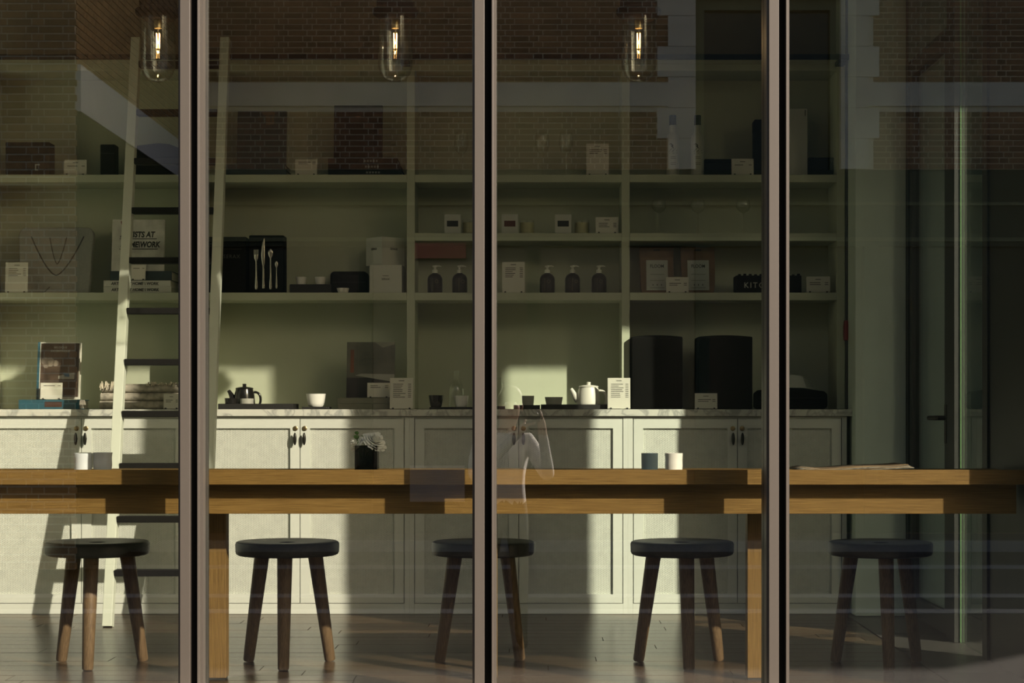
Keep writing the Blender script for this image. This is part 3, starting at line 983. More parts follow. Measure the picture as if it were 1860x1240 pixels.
# fork
x = cx['fork']
f = MB()
for q in (-0.009, -0.003, 0.003, 0.009):
    f.tube([(x + q, -0.004, 0.205), (x + q, -0.0035, 0.178)], 0.0013, 5)
f.tube([(x, -0.0035, 0.18), (x, -0.0035, 0.165), (x, -0.0035, 0.15), (x, -0.0035, 0.09), (x, -0.0035, 0.03), (x, -0.0035, 0.018)], [0.010, 0.009, 0.003, 0.003, 0.0062, 0.004], 8, 0.35)
f.build('fork', SILVER, t, smooth=50)
x = cx['knife']
MB().tube([(x + 0.004, -0.003, 0.258), (x, -0.003, 0.235), (x - 0.002, -0.003, 0.18), (x, -0.003, 0.14), (x, -0.003, 0.128), (x, -0.003, 0.06), (x, -0.003, 0.022)],
          [0.001, 0.006, 0.009, 0.006, 0.003, 0.004, 0.005], 8, 0.3).build('knife', SILVER, t, smooth=50)
x = cx['spoon']
MB().tube([(x, -0.004, 0.208), (x, -0.004, 0.20), (x, -0.004, 0.19), (x, -0.0035, 0.175), (x, -0.003, 0.165), (x, -0.003, 0.09), (x, -0.003, 0.03), (x, -0.003, 0.018)],
          [0.003, 0.010, 0.0125, 0.009, 0.003, 0.003, 0.0062, 0.004], 10, 0.3).build('spoon', SILVER, t, smooth=50)
x = cx['teaspoon']
MB().tube([(x, -0.004, 0.15), (x, -0.004, 0.145), (x, -0.004, 0.138), (x, -0.0035, 0.128), (x, -0.003, 0.12), (x, -0.003, 0.08), (x, -0.003, 0.03), (x, -0.003, 0.022)],
          [0.002, 0.006, 0.008, 0.006, 0.002, 0.002, 0.004, 0.003], 10, 0.3).build('teaspoon', SILVER, t, smooth=50)
t, w, h = carton('display_box', 'low flat black box under two small white bowls on the third shelf', 526, 601, 516, Z3, 9.03, BLACKT, 0.1, lid=False)
zb2 = Z3 + h + 0.0006
for u, lab in ((547, 'left small white bowl on the low black box, third shelf'), (582, 'right small white bowl on the low black box, third shelf')):
    cup('small_bowl', lab, u, 9.08, zb2, 0.026, 0.018, 0.036, WHITE, 'small white bowls', curve=1)
X = wx(634, 9.1)
t = thing('box', 'black box with rounded corners on the third shelf left of the white cartons', 'box', (X, 9.08, Z3 + 0.0004))
MB().box(-0.089, 0.089, 0, 0.12, 0, 0.108).build('body', BLACKM, t, bevel=0.02, seg=4)
MB().box(-0.08, 0.08, -0.0008, 0.0, 0.055, 0.057).build('lid_seam', INK, t)
cup('small_dish', 'small white dish in front of the rounded black box on the third shelf', 623, 9.0, Z3, 0.029, 0.02, 0.022, WHITE, curve=1)
t, w, h = carton('carton', 'lower white carton on the third shelf beside the upright', 671, 730, 481, Z3, 9.01, BOXW, 0.15, lid=False, bevel=0.001)
text('SERAX', 0.013, t, (0, -0.0006, h * 0.46), INK, align='CENTER')
MB().box(-0.014, 0.014, -0.0006, 0.0001, h * 0.60, h * 0.615).build('printed_line', INK, t)
zc2 = Z3 + h + 0.0006
t = thing('carton', 'upper white carton turned at an angle on the lower carton, third shelf', 'box', (wx(694, 9.01), 9.01, zc2), (0, 0, math.radians(42)), None)
h2 = ih(430, 9.03, zc2)
MB().box(0, 0.135, 0, 0.125, 0, h2).build('body', BOXW, t, bevel=0.001)
for (r, l) in (((math.pi / 2, 0, 0), (0.07, -0.0006, h2 * 0.55)), ((math.pi / 2, 0, -math.pi / 2), (-0.0006, 0.062, h2 * 0.55))):
    text('SERAX', 0.015, t, l, INK, align='CENTER', rot=r)
MB().box(0.0, 0.135, 0.061, 0.064, h2, h2 + 0.0008).build('tape', CARD, t)

# ---- third shelf, middle: pump bottles
pb = None
for u, lab in ((790, 'leftmost pump bottle on the third shelf, beside the upright'), (835, 'pump bottle on the third shelf just left of the middle mullion'),
               (994, 'pump bottle on the third shelf nearest the tall price card'), (1040, 'middle pump bottle of the right trio on the third shelf'),
               (1088, 'rightmost pump bottle on the third shelf')):
    D = 9.02
    t = thing('pump_bottle', 'dark ' + lab, 'bottle', (wx(u, D), D, Z3 + 0.0004), (0, 0, random.uniform(-0.3, 0.3)), group='dark pump bottles with pale pumps')
    if pb is None:
        p1 = MB().lathe([(0.0, 0), (0.033, 0), (0.0355, 0.003), (0.0355, 0.064), (0.033, 0.075), (0.026, 0.086), (0.015, 0.091), (0.0125, 0.094), (0.0, 0.094)], 28).build('glass_body', mat('amber_black_glass', (0.008, 0.006, 0.004), 0.3, spec=0.15), t, smooth=40)
        p2 = MB().lathe([(0.0, 0.0945), (0.0125, 0.0945), (0.0125, 0.109), (0.006, 0.111), (0.0055, 0.122), (0.011, 0.123), (0.011, 0.129), (0.0, 0.130)], 18).build('pump_head', mat('pale_grey_plastic', (0.72, 0.73, 0.62), 0.4), t, smooth=40)
        p3 = MB().tube([(0, 0, 0.127), (0.02, -0.004, 0.1275), (0.03, -0.006, 0.124)], [0.005, 0.0035, 0.002], 8).build('nozzle', MATS['pale_grey_plastic'], t, smooth=40)
        p4 = MB().box(-0.011, -0.0095, -0.0359, -0.0335, 0.008, 0.068).build('label_stripe', mat('olive_label', (0.16, 0.15, 0.09), 0.7), t)
        ring = [(0.008 + 0.0075 * math.cos(a), -0.0355, 0.053 + 0.0075 * math.sin(a)) for a in [2 * math.pi * k / 14 for k in range(15)]]
        p5 = MB().tube(ring, 0.0007, 5).build('label_ring', MATS['olive_label'], t)
        pb = (p1, p2, p3, p4, p5)
    else:
        for p in pb:
            copy_part(p, t)
card(912, 953, 475, Z3, 8.995, 'tall price card with two blocks of print on the third shelf', 6)

# ---- third shelf, right: coffee bags
for u, lab in ((1194, 'left'), (1269, 'right')):
    D = 9.04
    t = thing('coffee_bag', lab + ' brown kraft coffee bag with white label on the third shelf', 'bag', (wx(u, D), D, Z3 + 0.0005), (math.radians(-3), 0, 0), group='kraft coffee bags')
    w2 = 0.080
    hb = ih(446, D, Z3)
    m = MB()
    secs = [(0.0, 0.085, 0.072), (0.04, 0.078, 0.078), (0.12, 0.030 + 0.02, 0.080), (hb - 0.05, 0.016, 0.081), (hb - 0.02, 0.006, 0.081), (hb, 0.005, 0.081)]
    for (z, dp, hw2) in secs:
        m.v += [(-hw2, 0.045 - dp / 2, z), (hw2, 0.045 - dp / 2, z), (hw2, 0.045 + dp / 2, z), (-hw2, 0.045 + dp / 2, z)]
    for k in range(len(secs) - 1):
        for q in range(4):
            r_ = (q + 1) % 4
            m.f.append((k * 4 + q, k * 4 + r_, k * 4 + 4 + r_, k * 4 + 4 + q))
    m.f.append((0, 1, 2, 3)); n_ = (len(secs) - 1) * 4; m.f.append((n_, n_ + 1, n_ + 2, n_ + 3))
    m.build('bag_body', KRAFT, t, bevel=0.003)
    # label follows the sloping front
    lb = thing('label_panel', None, None, (0, 0, 0))
    lb.parent = t
    lb.location = (0, 0.0035, 0.02)
    lb.rotation_euler = (math.radians(-8.5), 0, 0)
    MB().box(-0.051, 0.051, -0.0012, 0.0002, -0.005, 0.142).build('label', mat('bluish_white_label', (0.44, 0.47, 0.42), 0.8), lb)
    text('FLOOM', 0.023, lb, (0, -0.0017, 0.105), INK, align='CENTER', sx=0.85)
    m = MB()
    for z in (0.072, 0.042, 0.006):
        m.box(-0.034, 0.034, -0.0017, -0.0011, z, z + 0.0014)
    for xq in (-0.02, 0, 0.02):
        m.box(xq - 0.002, xq + 0.002, -0.0017, -0.0011, 0.018, 0.024)
    m.build('print', INK, lb)
    MB().box(-0.016, 0.016, 0.0405, 0.042, hb - 0.018, hb - 0.012).build('hanging_hole', INK, t)
card(1210, 1251, 503, Z3, 8.99, 'price card on the third shelf between the two coffee bags', 2)
t, w, h = carton('kitchen_set_box', 'black box with pale capital lettering on the third shelf at the right mullion', 1337, 1456, 500, Z3, 9.0, BLACKM, 0.12, lid=False)
text('KITCHEN', 0.036, t, (-w / 2 + 0.037, -0.0007, 0.024), PALEINK, spacing=1.35, sx=0.95)
m = MB()
for k in range(12):
    xx = -w / 2 + 0.012 + k * (w - 0.03) / 11
    m.box(xx, xx + 0.012, 0.01, 0.03, h + 0.0, h + random.uniform(0.003, 0.010))
m.build('tissue_edge', BLACKM, t)
card(1465, 1508, 502, Z3, 8.99, 'price card on the third shelf right of the black lettered box', 2)

# ---- worktop, left
t, w = flat_book('teal book lying flat on the worktop at the far left', 34, 144, ZT, 0.044, 8.86, TEALB, 0.2)
MB().box(-0.02, 0.06, -0.0006, 0.0, 0.010, 0.034).build('printed_spine_patch', mat('brown_print', (0.05, 0.02, 0.012), 0.7), t)
z_ = ZT + 0.0445
t, w, h = book('book', 'picture book with blue spine standing on the teal book', 66, 143, 621, z_, 8.92, CARD, 0.028, 8)
MB().box(-w / 2 + 0.014, w / 2 - 0.004, -0.0007, 0.0, 0.012, h - 0.006).build('cover_photo', PICT, t)
MB().box(-w / 2 - 0.0012, -w / 2 + 0.010, -0.0012, 0.0285, 0, h).build('blue_spine', TEALB, t)
text('BELGIQUE', 0.0135, t, (0.006, -0.0011, h - 0.03), PALEINK, align='CENTER')
text('EXCENTRIQUE', 0.0135, t, (0.006, -0.0011, h - 0.047), PALEINK, align='CENTER')
fm = MB()
for (x, z, r) in ((-0.065, h - 0.09, 0.017), (-0.04, h - 0.095, 0.02), (-0.015, h - 0.1, 0.014), (-0.06, h - 0.11, 0.013)):
    fm.prism([(x + r * math.cos(a), z + r * math.sin(a) * 1.1) for a in [2 * math.pi * k / 10 for k in range(10)]], -0.0011, -0.0006)
fm.build('pale_flowers_print', mat('pale_flower_print', (0.24, 0.20, 0.16), 0.6, vary=0.4, scale=30), t)
MB().prism([(0.0, h - 0.16), (0.075, h - 0.145), (0.075, h - 0.175), (0.0, h - 0.175)], -0.0011, -0.0006).build('pale_table_print', mat('pale_grey_print', (0.33, 0.31, 0.27), 0.6), t)
MB().prism([(0.022, h - 0.145), (0.05, h - 0.15), (0.052, h - 0.165), (0.03, h - 0.163)], -0.0014, -0.0012).build('blue_chair_print', mat('blue_chair_print', (0.05, 0.13, 0.22), 0.6), t)
card(73, 113, 695, z_, 8.88, 'pale card standing in front of the blue spined picture book', 1, title=False)
t = thing('tassel', 'small fringed cream tassel hanging off the teal book', 'tassel', (wx(149, 8.87), 8.88, ZT + 0.0005))
m = MB()
for k in range(8):
    x = -0.014 + k * 0.004
    m.tube([(x * 0.6, 0, 0.042), (x, -0.004, 0.025), (x * 1.2 + random.uniform(-0.003, 0.003), -0.003, 0.002)], 0.0018, 5)
m.build('fringe', WOOL, t)

# folded wool throws
zz = ZT + 0.0003
for k in range(3):
    hh = [0.038, 0.038, 0.040][k]
    X0, X1 = wx(181 + k * 2, 8.86), wx(327 - k * 1, 8.86)
    lab = ['bottom folded grey wool throw on the worktop behind the ladder', 'middle folded grey wool throw on the worktop behind the ladder', 'top folded beige wool throw with fringed end on the worktop'][k]
    t = thing('wool_throw', lab, 'throw', ((X0 + X1) / 2, 8.85, zz), group='folded wool throws')
    wL = (X1 - X0)
    m = MB()
    nx, ny = 26, 8
    for iy in range(ny + 1):
        for ix in range(nx + 1):
            x = -wL / 2 + wL * ix / nx
            a = math.pi * iy / ny
            m.v.append((x, 0.16 - 0.15 * math.sin(a) ** 0.6 if False else 0.02 - 0.02 * math.sin(a), hh / 2 - hh / 2 * math.cos(a) + 0.0015 * math.sin(x * 40 + iy) * math.sin(a)))
    for iy in range(ny):
        for ix in range(nx):
            b = iy * (nx + 1) + ix
            m.f.append((b, b + 1, b + nx + 2, b + nx + 1))
    b0 = len(m.v)
    m.box(-wL / 2, wL / 2, 0.02, 0.20, 0.0, hh - 0.0005)
    m.build('folded_cloth', WOOL, t, smooth=60)
    if k == 2:
        f = MB()
        for q in range(34):
            x = -wL / 2 + random.uniform(0.0, 0.11)
            f.tube([(x, 0.02, hh - 0.004), (x - 0.004, -0.004, hh + random.uniform(-0.002, 0.012)), (x - random.uniform(0.0, 0.012), -0.012, hh - random.uniform(0.005, 0.03))], 0.0022, 5)
        for q in range(30):
            x = wL / 2 - random.uniform(0.0, 0.16)
            f.tube([(x, 0.03, hh - 0.004), (x + 0.003, 0.0, hh + random.uniform(0.0, 0.012)), (x + random.uniform(-0.006, 0.01), -0.006, hh - random.uniform(0.002, 0.012))], 0.0025, 5)
        f.build('fringe', mat('cream_wool', (0.52, 0.47, 0.36), 0.95, vary=0.2, scale=40), t)
    zz += hh + 0.0003
card(297, 325, 715, ZT, 8.81, 'price card in front of the folded wool throws', 2)


def teapot(label, u, D, zb, body, r, h, mtl, spout_dir=-1):
    t = thing('teapot', label, 'teapot', (wx(u, D), D, zb + 0.0003))
    MB().lathe([(0.0, 0), (r * 0.93, 0), (r * 0.99, 0.004), (r, h * 0.25), (r * 0.93, h * 0.70), (r * 0.84, h * 0.92), (r * 0.80, h), (0.0, h)], 36).build('pot_body', mtl, t, smooth=40)
    MB().lathe([(r * 0.84, h + 0.0005), (r * 0.85, h + 0.003), (r * 0.8, h + 0.006), (r * 0.4, h + 0.010), (r * 0.18, h + 0.011), (r * 0.17, h + 0.020), (r * 0.2, h + 0.024), (0.0, h + 0.026)], 28).build('lid', mtl, t, smooth=40)
    s = spout_dir
    MB().tube([(s * r * 0.85, 0, h * 0.35), (s * r * 1.12, 0, h * 0.55), (s * r * 1.35, 0, h * 0.80), (s * r * 1.50, 0, h * 0.93)], [0.018, 0.015, 0.010, 0.008], 14).build('spout', mtl, t, smooth=50)
    pts = []
    for k in range(13):
        a = -math.pi / 2 + math.pi * k / 12
        pts.append((-s * (r * 0.9 + r * 0.62 * max(0, math.cos(a)) ** 0.7), 0, h * 0.44 + h * 0.40 * math.sin(a)))
    MB().tube(pts, 0.0058, 10).build('handle', mtl, t, smooth=50)
    return t


zt_ = tray('long black wooden tray under the black teapot on the worktop', 396, 533, ZT, 8.85, 0.025, 0.2)
teapot('glossy black teapot on the black tray beside the ladder', 444, 8.985, zt_, None, 0.050, 0.088, BLACKC)
cup('tea_cup', 'small black tea cup on the tray in front of the black teapot spout', 420, 8.892, zt_, 0.031, 0.026, 0.045, BLACKC)
cup('tea_cup', 'small pale grey tea cup on the tray in front of the black teapot', 448, 8.892, zt_, 0.033, 0.032, 0.043, GREYC)
o = MB().lathe([(0.0, 0), (0.010, 0), (0.012, 0.006), (0.008, 0.013), (0.0, 0.014)], 14).build('stone_rest', GREYC, None, (wx(487, 8.9), 8.9, zt_ + 0.0003), smooth=50)
tag(o, 'small dark round pebble on the tray right of the black teapot', 'pebble')
MB_c = MB().box(-0.063, 0.063, 0, 0.11, 0, 0.011).build('coaster', BLACKT, None, (wx(573, 8.87), 8.87, ZT + 0.0003), bevel=0.002)
tag(MB_c, 'square black wooden coaster under the white cup on the worktop', 'coaster')
cup('tea_cup', 'white tea cup on the square black coaster', 574, 8.92, ZT + 0.0117, 0.046, 0.031, 0.060, WHITE, curve=1)
zz = ZT
for k in range(2):
    t, w = flat_book(['lower', 'upper'][k] + ' pale book in the flat pair left of the tall price card on the worktop', 613, 708 - k, zz, 0.026, 8.90, mat('olive_grey_cover', (0.17, 0.17, 0.12), 0.7), 0.22, 'flat pale books on the worktop')
    zz += 0.0265
t, w, h = book('book', 'interior design book with kitchen photograph standing on the flat pale books', 629, 716, 621, zz, 8.97, PICT2, 0.024, 8)
MB().box(-w / 2, w / 2, -0.0006, 0.0, 0.0, h * 0.36).build('dark_counter_print', mat('black_print', (0.015, 0.014, 0.012), 0.6), t)
MB().box(-w / 2 + 0.017, -w / 2 + 0.034, -0.0006, 0.0, h * 0.45, h * 0.86).build('orange_door_print', RUST, t)
MB().prism([(-w / 2 + 0.04, h * 0.40), (w / 2, h * 0.28), (w / 2, h * 0.42), (-w / 2 + 0.07, h * 0.43)], -0.0012, -0.0007).build('table_print', mat('pale_table_print', (0.30, 0.30, 0.25), 0.6), t)
MB().prism([(w * 0.08, h), (w / 2, h), (w / 2, h * 0.96), (w * 0.25, h * 0.9)], -0.0006, 0.0).build('pale_corner_print', mat('pale_corner', (0.24, 0.24, 0.18), 0.6), t)
m = MB()
for zq in (0.72, 0.63):
    for q in range(9):
        m.box(-0.035 + q * 0.0125, -0.026 + q * 0.0125, -0.0009, -0.0002, h * zq, h * zq + 0.011)
m.build('blurred_title_print', mat('olive_ink', (0.09, 0.09, 0.065)), t)
card(667, 708, 695, zz, 8.92, 'small price card on the flat pale books before the kitchen photograph', 2, title=False)
card(708, 750, 686, ZT, 8.83, 'tall price card on the worktop beside the flat pale books', 8)

# ---- worktop, middle
zt_ = tray('thin black tray under the glass carafe left of the middle mullion', 780, 868, ZT, 8.86, 0.010, 0.15)
cup('tea_cup', 'black tea cup on the thin tray left of the glass carafe', 792, 8.89, zt_, 0.034, 0.021, 0.058, BLACKC, curve=1)
D = 8.96
t = thing('carafe', 'clear glass carafe behind the white cup on the thin tray', 'carafe', (wx(829, D), D, zt_))
out = [(0.034, 0.0), (0.037, 0.006), (0.035, 0.08), (0.030, 0.105), (0.016, 0.128), (0.0125, 0.14), (0.0125, 0.172)]
MB().lathe([(0.0, 0.0)] + out + [(r - 0.002, max(z, 0.005)) for r, z in reversed(out)] + [(0.0, 0.005)], 28).build('glass_body', GLASS, t, smooth=50)
MB().lathe([(0.014, 0.160), (0.0150, 0.161), (0.0150, 0.172), (0.0128, 0.173)], 20).build('lip_ring', GLASS, t, smooth=50)
cup('tea_cup', 'white tea cup on the thin tray in front of the glass carafe', 838, 8.89, zt_, 0.034, 0.021, 0.056, WHITE, curve=1)
wine_glass('stemmed glass on the worktop just right of the middle mullion', 901, 8.93, ZT, 0.145, 0.030, 0.085, None)
tray('thin black tray right of the middle mullion under the stemmed glass', 874, 917, ZT, 8.96, 0.014, 0.12)
zt_ = tray('short black tray under the grey beaker on the worktop', 933, 981, ZT, 8.87, 0.019, 0.12)
cup('beaker', 'grey brown beaker on the short black tray', 959, 8.92, zt_, 0.029, 0.025, 0.056, GREYC)
zt2 = tray('long black tray under the white teapot on the worktop', 982.5, 1103, ZT, 8.87, 0.022, 0.14)
cup('tea_bowl', 'grey tea bowl on the long tray left of the white teapot', 1006, 8.92, zt2, 0.042, 0.033, 0.050, GREYC)
teapot('cream white teapot on the long black tray', 1069, 8.94, zt2, None, 0.055, 0.096, CREAM)
t = thing('tea_spoon', 'thin pale spoon lying on the tray between tea bowl and white teapot', 'spoon', (wx(1034, 8.9), 8.9, zt2 + 0.0003))
MB().tube([(-0.035, 0, 0.003), (-0.005, 0.0, 0.005), (0.02, 0.01, 0.0085), (0.03, 0.012, 0.010)], [0.0028, 0.002, 0.003, 0.005], 6).build('spoon_body', CREAM, t, smooth=60)
card(1104, 1145, 686, ZT, 8.83, 'tall price card on the worktop right of the white teapot', 8)

# ---- worktop, right
for u0, u1, lab in ((1147, 1240, 'left large black upright box on the worktop beside the upright'), (1268, 1367, 'right large black upright box on the worktop behind the small price card')):
    t, w, h = carton('speaker_box', lab, u0, u1, 611, ZT, 8.93, BLACKM, 0.2, lid=False, bevel=0.006, group='large black upright boxes')
    poly = [(-w / 2, 0.0)]
    MB().prism([(-w / 2 + 0.006, h - 0.0005), (w / 2 - 0.006, h - 0.0005)] + [(w / 2 - 0.006 - (w - 0.012) * k / 8, h + 0.006 * math.sin(math.pi * k / 8)) for k in range(0, 9)][1:-1], 0.01, 0.19).build('domed_lid', BLACKM, t)
    MB().box(-w / 2 + 0.012, w / 2 - 0.012, -0.0012, 0.0, 0.012, h - 0.012).build('front_panel', BLACKM, t)
card(1262, 1303, 714, ZT, 8.84, 'small price card on the worktop in front of the large black boxes', 2)
D = 8.93
X = wx(1440, D)
t = thing('cushion_bag', 'low rounded black case on the worktop under pale folded papers', 'case', (X, D, ZT + 0.0005))
w2, hb = 0.163, 0.098
poly = [(-w2, 0.012), (-w2 + 0.01, 0.0), (w2 - 0.012, 0.0), (w2, 0.012), (w2, 0.07), (w2 - 0.015, 0.083), (0.05, hb), (-0.06, hb + 0.002), (-w2 + 0.02, 0.09), (-w2, 0.075)]
MB().prism(poly, 0.0, 0.2).build('body', BLACKM, t, bevel=0.01, seg=3)
MB().box(-w2 + 0.01, w2 - 0.01, -0.001, 0.001, 0.05, 0.052).build('zip', INK, t)
t = thing('folded_paper', 'pale folded papers lying on the low black case', 'paper', (wx(1445, D), D + 0.03, ZT + 0.1015), (0, 0, 0))
MB().prism([(-0.06, 0.0), (0.055, 0.0), (0.035, 0.058), (-0.05, 0.062)], 0.0, 0.003).build('front_sheet', mat('pale_grey_paper', (0.38, 0.41, 0.36), 0.85), t)
MB().prism([(0.04, 0.0), (0.092, 0.0), (0.085, 0.018), (0.055, 0.045), (0.04, 0.05)], 0.012, 0.015).build('back_sheet', mat('grey_paper', (0.22, 0.24, 0.20), 0.85), t)
MB().box(-0.06, 0.09, -0.001, 0.03, -0.0008, 0.0).build('bottom_sheet', MATS['pale_grey_paper'], t)

# ---- things on the table
ZTB = 0.7240
D = 6.53
cup('cup', 'pale bluish white cup on the table, left of the pair', 150.5, D, ZTB, 0.0322, 0.0285, 0.064, PALEC, None, wob=0.0004)
cup('cup', 'pale bluish white cup on the table, right of the pair beside the ladder', 186.5, D + 0.01, ZTB, 0.0325, 0.0300, 0.066, PALEC, None, wob=0.0009)
cup('cup', 'blue grey cup on the table between the middle and right mullions', 1180, 6.65, ZTB, 0.0290, 0.0282, 0.0615, BLUEC, None)
cup('cup', 'sunlit white cup on the table right of the blue grey cup', 1224, 6.65, ZTB, 0.0308, 0.0300, 0.0618, WHITE, None, wob=0.0004)

D = 6.57
t = thing('flower_vase', 'dark square glass vase on the table holding white flowers', 'vase', (wx(666.5, D), D, ZTB + 0.0003))
m = MB()
vw, vh = 0.0385, 0.090
m.box(-vw, vw, -vw, -vw + 0.003, 0, vh).box(-vw, vw, vw - 0.003, vw, 0, vh).box(-vw, -vw + 0.003, -vw + 0.003, vw - 0.003, 0, vh).box(vw - 0.003, vw, -vw + 0.003, vw - 0.003, 0, vh)
m.box(-vw + 0.003, vw - 0.003, -vw + 0.003, vw - 0.003, 0, 0.006)
m.build('smoked_glass', glass('smoked_glass', 1.45, (0.42, 0.42, 0.36)), t)
MB().box(-vw + 0.0035, vw - 0.0035, -vw + 0.0035, vw - 0.0035, 0.0065, 0.045).build('dark_water', mat('dark_vase_water', (0.012, 0.012, 0.008), 0.1), t)


def flower(label, cx_, cz_, R, tilt, layers, stem_pts):
    t = thing('ranunculus', label, 'flower', (wx(666.5, D), D, ZTB + 0.0003), group='white ranunculus in the vase')
    hd = bpy.data.objects.new('flower_head', None)
    C.objects.link(hd)
    hd.parent = t
    hd.location = (cx_, -0.005, cz_)
    hd.rotation_euler = tilt
    for L in range(layers):
        f = L / max(1, layers - 1)
        n = 4 + L
        for k in range(n):
            a0 = 2 * math.pi * (k + 0.37 * L) / n
            half = math.pi / n * 1.25
            rad0 = R * (0.18 + 0.45 * f)
            open_ = 0.25 + 0.85 * f
            m = MB()
            nu, nv = 6, 5
            for iv in range(nv + 1):
                q = iv / nv
                for iu in range(nu + 1):
                    s_ = -1 + 2 * iu / nu
                    wdt = half * (math.sin(math.pi * (0.15 + 0.72 * q)) ** 0.7)
                    a = a0 + s_ * wdt
                    rr = rad0 * (0.25 + 0.75 * math.sin(q * math.pi * 0.5)) + R * 0.5 * open_ * q * q
                    z = R * (1.05 - 0.75 * f) * (q ** 0.8) - R * 0.15 * f * q * q - 0.06 * R * s_ * s_ * q + random.uniform(-0.02, 0.02) * R * q
                    m.v.append((rr * math.cos(a), rr * math.sin(a), z - 0.25 * R))
            for iv in range(nv):
                for iu in range(nu):
                    b = iv * (nu + 1) + iu
                    m.f.append((b, b + 1, b + nu + 2, b + nu + 1))
            o = m.build('petal', PETAL, hd, smooth=80)
            so = o.modifiers.new('solid', 'SOLIDIFY')
            so.thickness = 0.0007
    if stem_pts:
        MB().tube(stem_pts, 0.0022, 7).build('stem', STEM, t, smooth=50)
    return t


flower('large white ranunculus bloom leaning right over the dark vase', 0.027, 0.104, 0.041, (0.55, 0.45, 0.2), 7, [(0.02, 0.0, 0.09), (0.0, 0.0, 0.06), (-0.01, 0.0, 0.03)])
flower('smaller white ranunculus bloom at the left of the dark vase', -0.036, 0.097, 0.026, (0.4, -0.9, 0.1), 5, [(-0.03, 0.0, 0.088), (-0.018, 0.0, 0.05), (-0.012, 0.0, 0.02)])
for lab, (x, z, r), sp in (('upper green ranunculus bud above the dark vase', (-0.0335, 0.1325, 0.0065), [(-0.0335, -0.006, 0.128), (-0.031, -0.004, 0.1), (-0.02, 0.0, 0.05)]),
                           ('lower green ranunculus bud above the dark vase', (-0.034, 0.1185, 0.0085), [(-0.033, -0.012, 0.112), (-0.030, -0.012, 0.098), (-0.022, -0.01, 0.05)]),
                           ('small green bud behind the blooms of the dark vase', (-0.012, 0.120, 0.006), [(-0.012, 0.01, 0.116), (-0.010, 0.01, 0.09), (-0.01, 0.01, 0.04)])):
    t = thing('flower_bud', lab, 'flower bud', (wx(666.5, D), D, ZTB + 0.0003))
    MB().ball((x, sp[0][1] - 0.002, z), r, 12, 8, (1, 1, 0.9)).build('bud', STEM, t, smooth=60)
    MB().tube(sp, 0.0017, 6).build('stem', STEM, t, smooth=50)
    MB().tube([(x - r * 0.6, sp[0][1] - r, z - r * 0.5), (x - r * 0.9, sp[0][1] - r * 0.9, z + r * 0.3), (x - r * 0.6, sp[0][1] - r * 0.8, z + r)], [0.002, 0.0028, 0.0005], 5, 0.4).build('sepal', STEM, t)

# newspaper
D = 6.42
t = thing('newspaper', 'folded newspaper lying on the table at the right', 'newspaper', (wx(1555, D), D, ZTB + 0.0005))
for k in range(4):
    m = MB()
    nx = 18
    w2 = 0.195 - 0.006 * k
    for iy in range(3):
        for ix in range(nx + 1):
            f = ix / nx
            x = -w2 + 2 * w2 * f + 0.004 * k
            z = 0.0022 * k * (0.4 + f) + 0.010 * f ** 2.2 + 0.006 * math.exp(-((f - 0.06) / 0.06) ** 2) + 0.0015 * math.sin(f * 9 + k)
            m.v.append((x, 0.02 * k + iy * 0.13, z + 0.008))
    for iy in range(2):
        for ix in range(nx):
            b = iy * (nx + 1) + ix
            m.f.append((b, b + 1, b + nx + 2, b + nx + 1))
    o = m.build('page_fold', NEWS if k % 2 == 0 else mat('colour_newsprint', (0.16, 0.11, 0.06), 0.9, vary=0.6, scale=12), t, smooth=60)
    so = o.modifiers.new('solid', 'SOLIDIFY')
    so.thickness = 0.003
MB().box(-0.17, 0.18, 0.03, 0.27, -0.0004, 0.007).build('inner_pages', NEWS, t, bevel=0.002)

# ------------------------------------------------------------------ the street and the house across it (mirrored in the glass)
struct(MB().box(-30, 40, -2.6, 6.03, G0 - 0.2, G0).build('floor_pavement', PAVE), 'sunlit pavement in front of the storefront', 'pavement')
struct(MB().box(-30, 40, -10.9, -2.9, G0 - 0.3, G0 - 0.12).build('floor_road', ASPH), 'asphalt road in front of the storefront', 'road')
struct(MB().box(-30, 40, -2.9, -2.6, G0 - 0.3, G0 + 0.005).build('trim_30', KERB), 'pale granite kerb of the near pavement', 'kerb')
struct(MB().box(-30, 40, -12.6, -11.15, G0 - 0.3, G0).build('floor_far_pavement', PAVE), 'pavement across the road', 'pavement')
struct(MB().box(-30, 40, -11.15, -10.9, G0 - 0.3, G0 + 0.005).build('trim_31', KERB), 'pale granite kerb across the road', 'kerb')
for i, (yy, ww) in enumerate(((-5.3, 0.35), (-8.6, 0.5))):
    struct(MB().box(-30, 40, yy - ww / 2, yy + ww / 2, G0 - 0.12, G0 - 0.117).build('trim_%d' % (32 + i), KERB), ['white line painted along the near lane of the road', 'white line painted along the far lane of the road'][i], 'road marking')

YW = -12.6


def zr(v, D=24.8):
    return HC + (750 - v) * D / F


def xr(u, D=24.8):
    return (u - 970) * D / F




def brick_courses(x0, x1, z0, z1, phase=0.0, hole=None):
    """Flemish bond: (x centre, z centre, length) of every brick"""
    out = []
    n = int((z1 - z0) / 0.0755)
    for r in range(n):
        z = z0 + 0.0755 * (r + 0.5)
        x = x0 - (0.18 if r % 2 else 0.0) - phase
        k = r
        while x < x1:
            L = 0.230 if k % 2 == 0 else 0.108
            a, b = max(x, x0), min(x + L, x1)
            if b - a > 0.04:
                if not (hole and hole[0] < (a + b) / 2 < hole[1] and hole[2] < z < hole[3]):
                    out.append(((a + b) / 2, z, b - a))
            x += L + 0.0155
            k += 1
    return out


_bm = {}


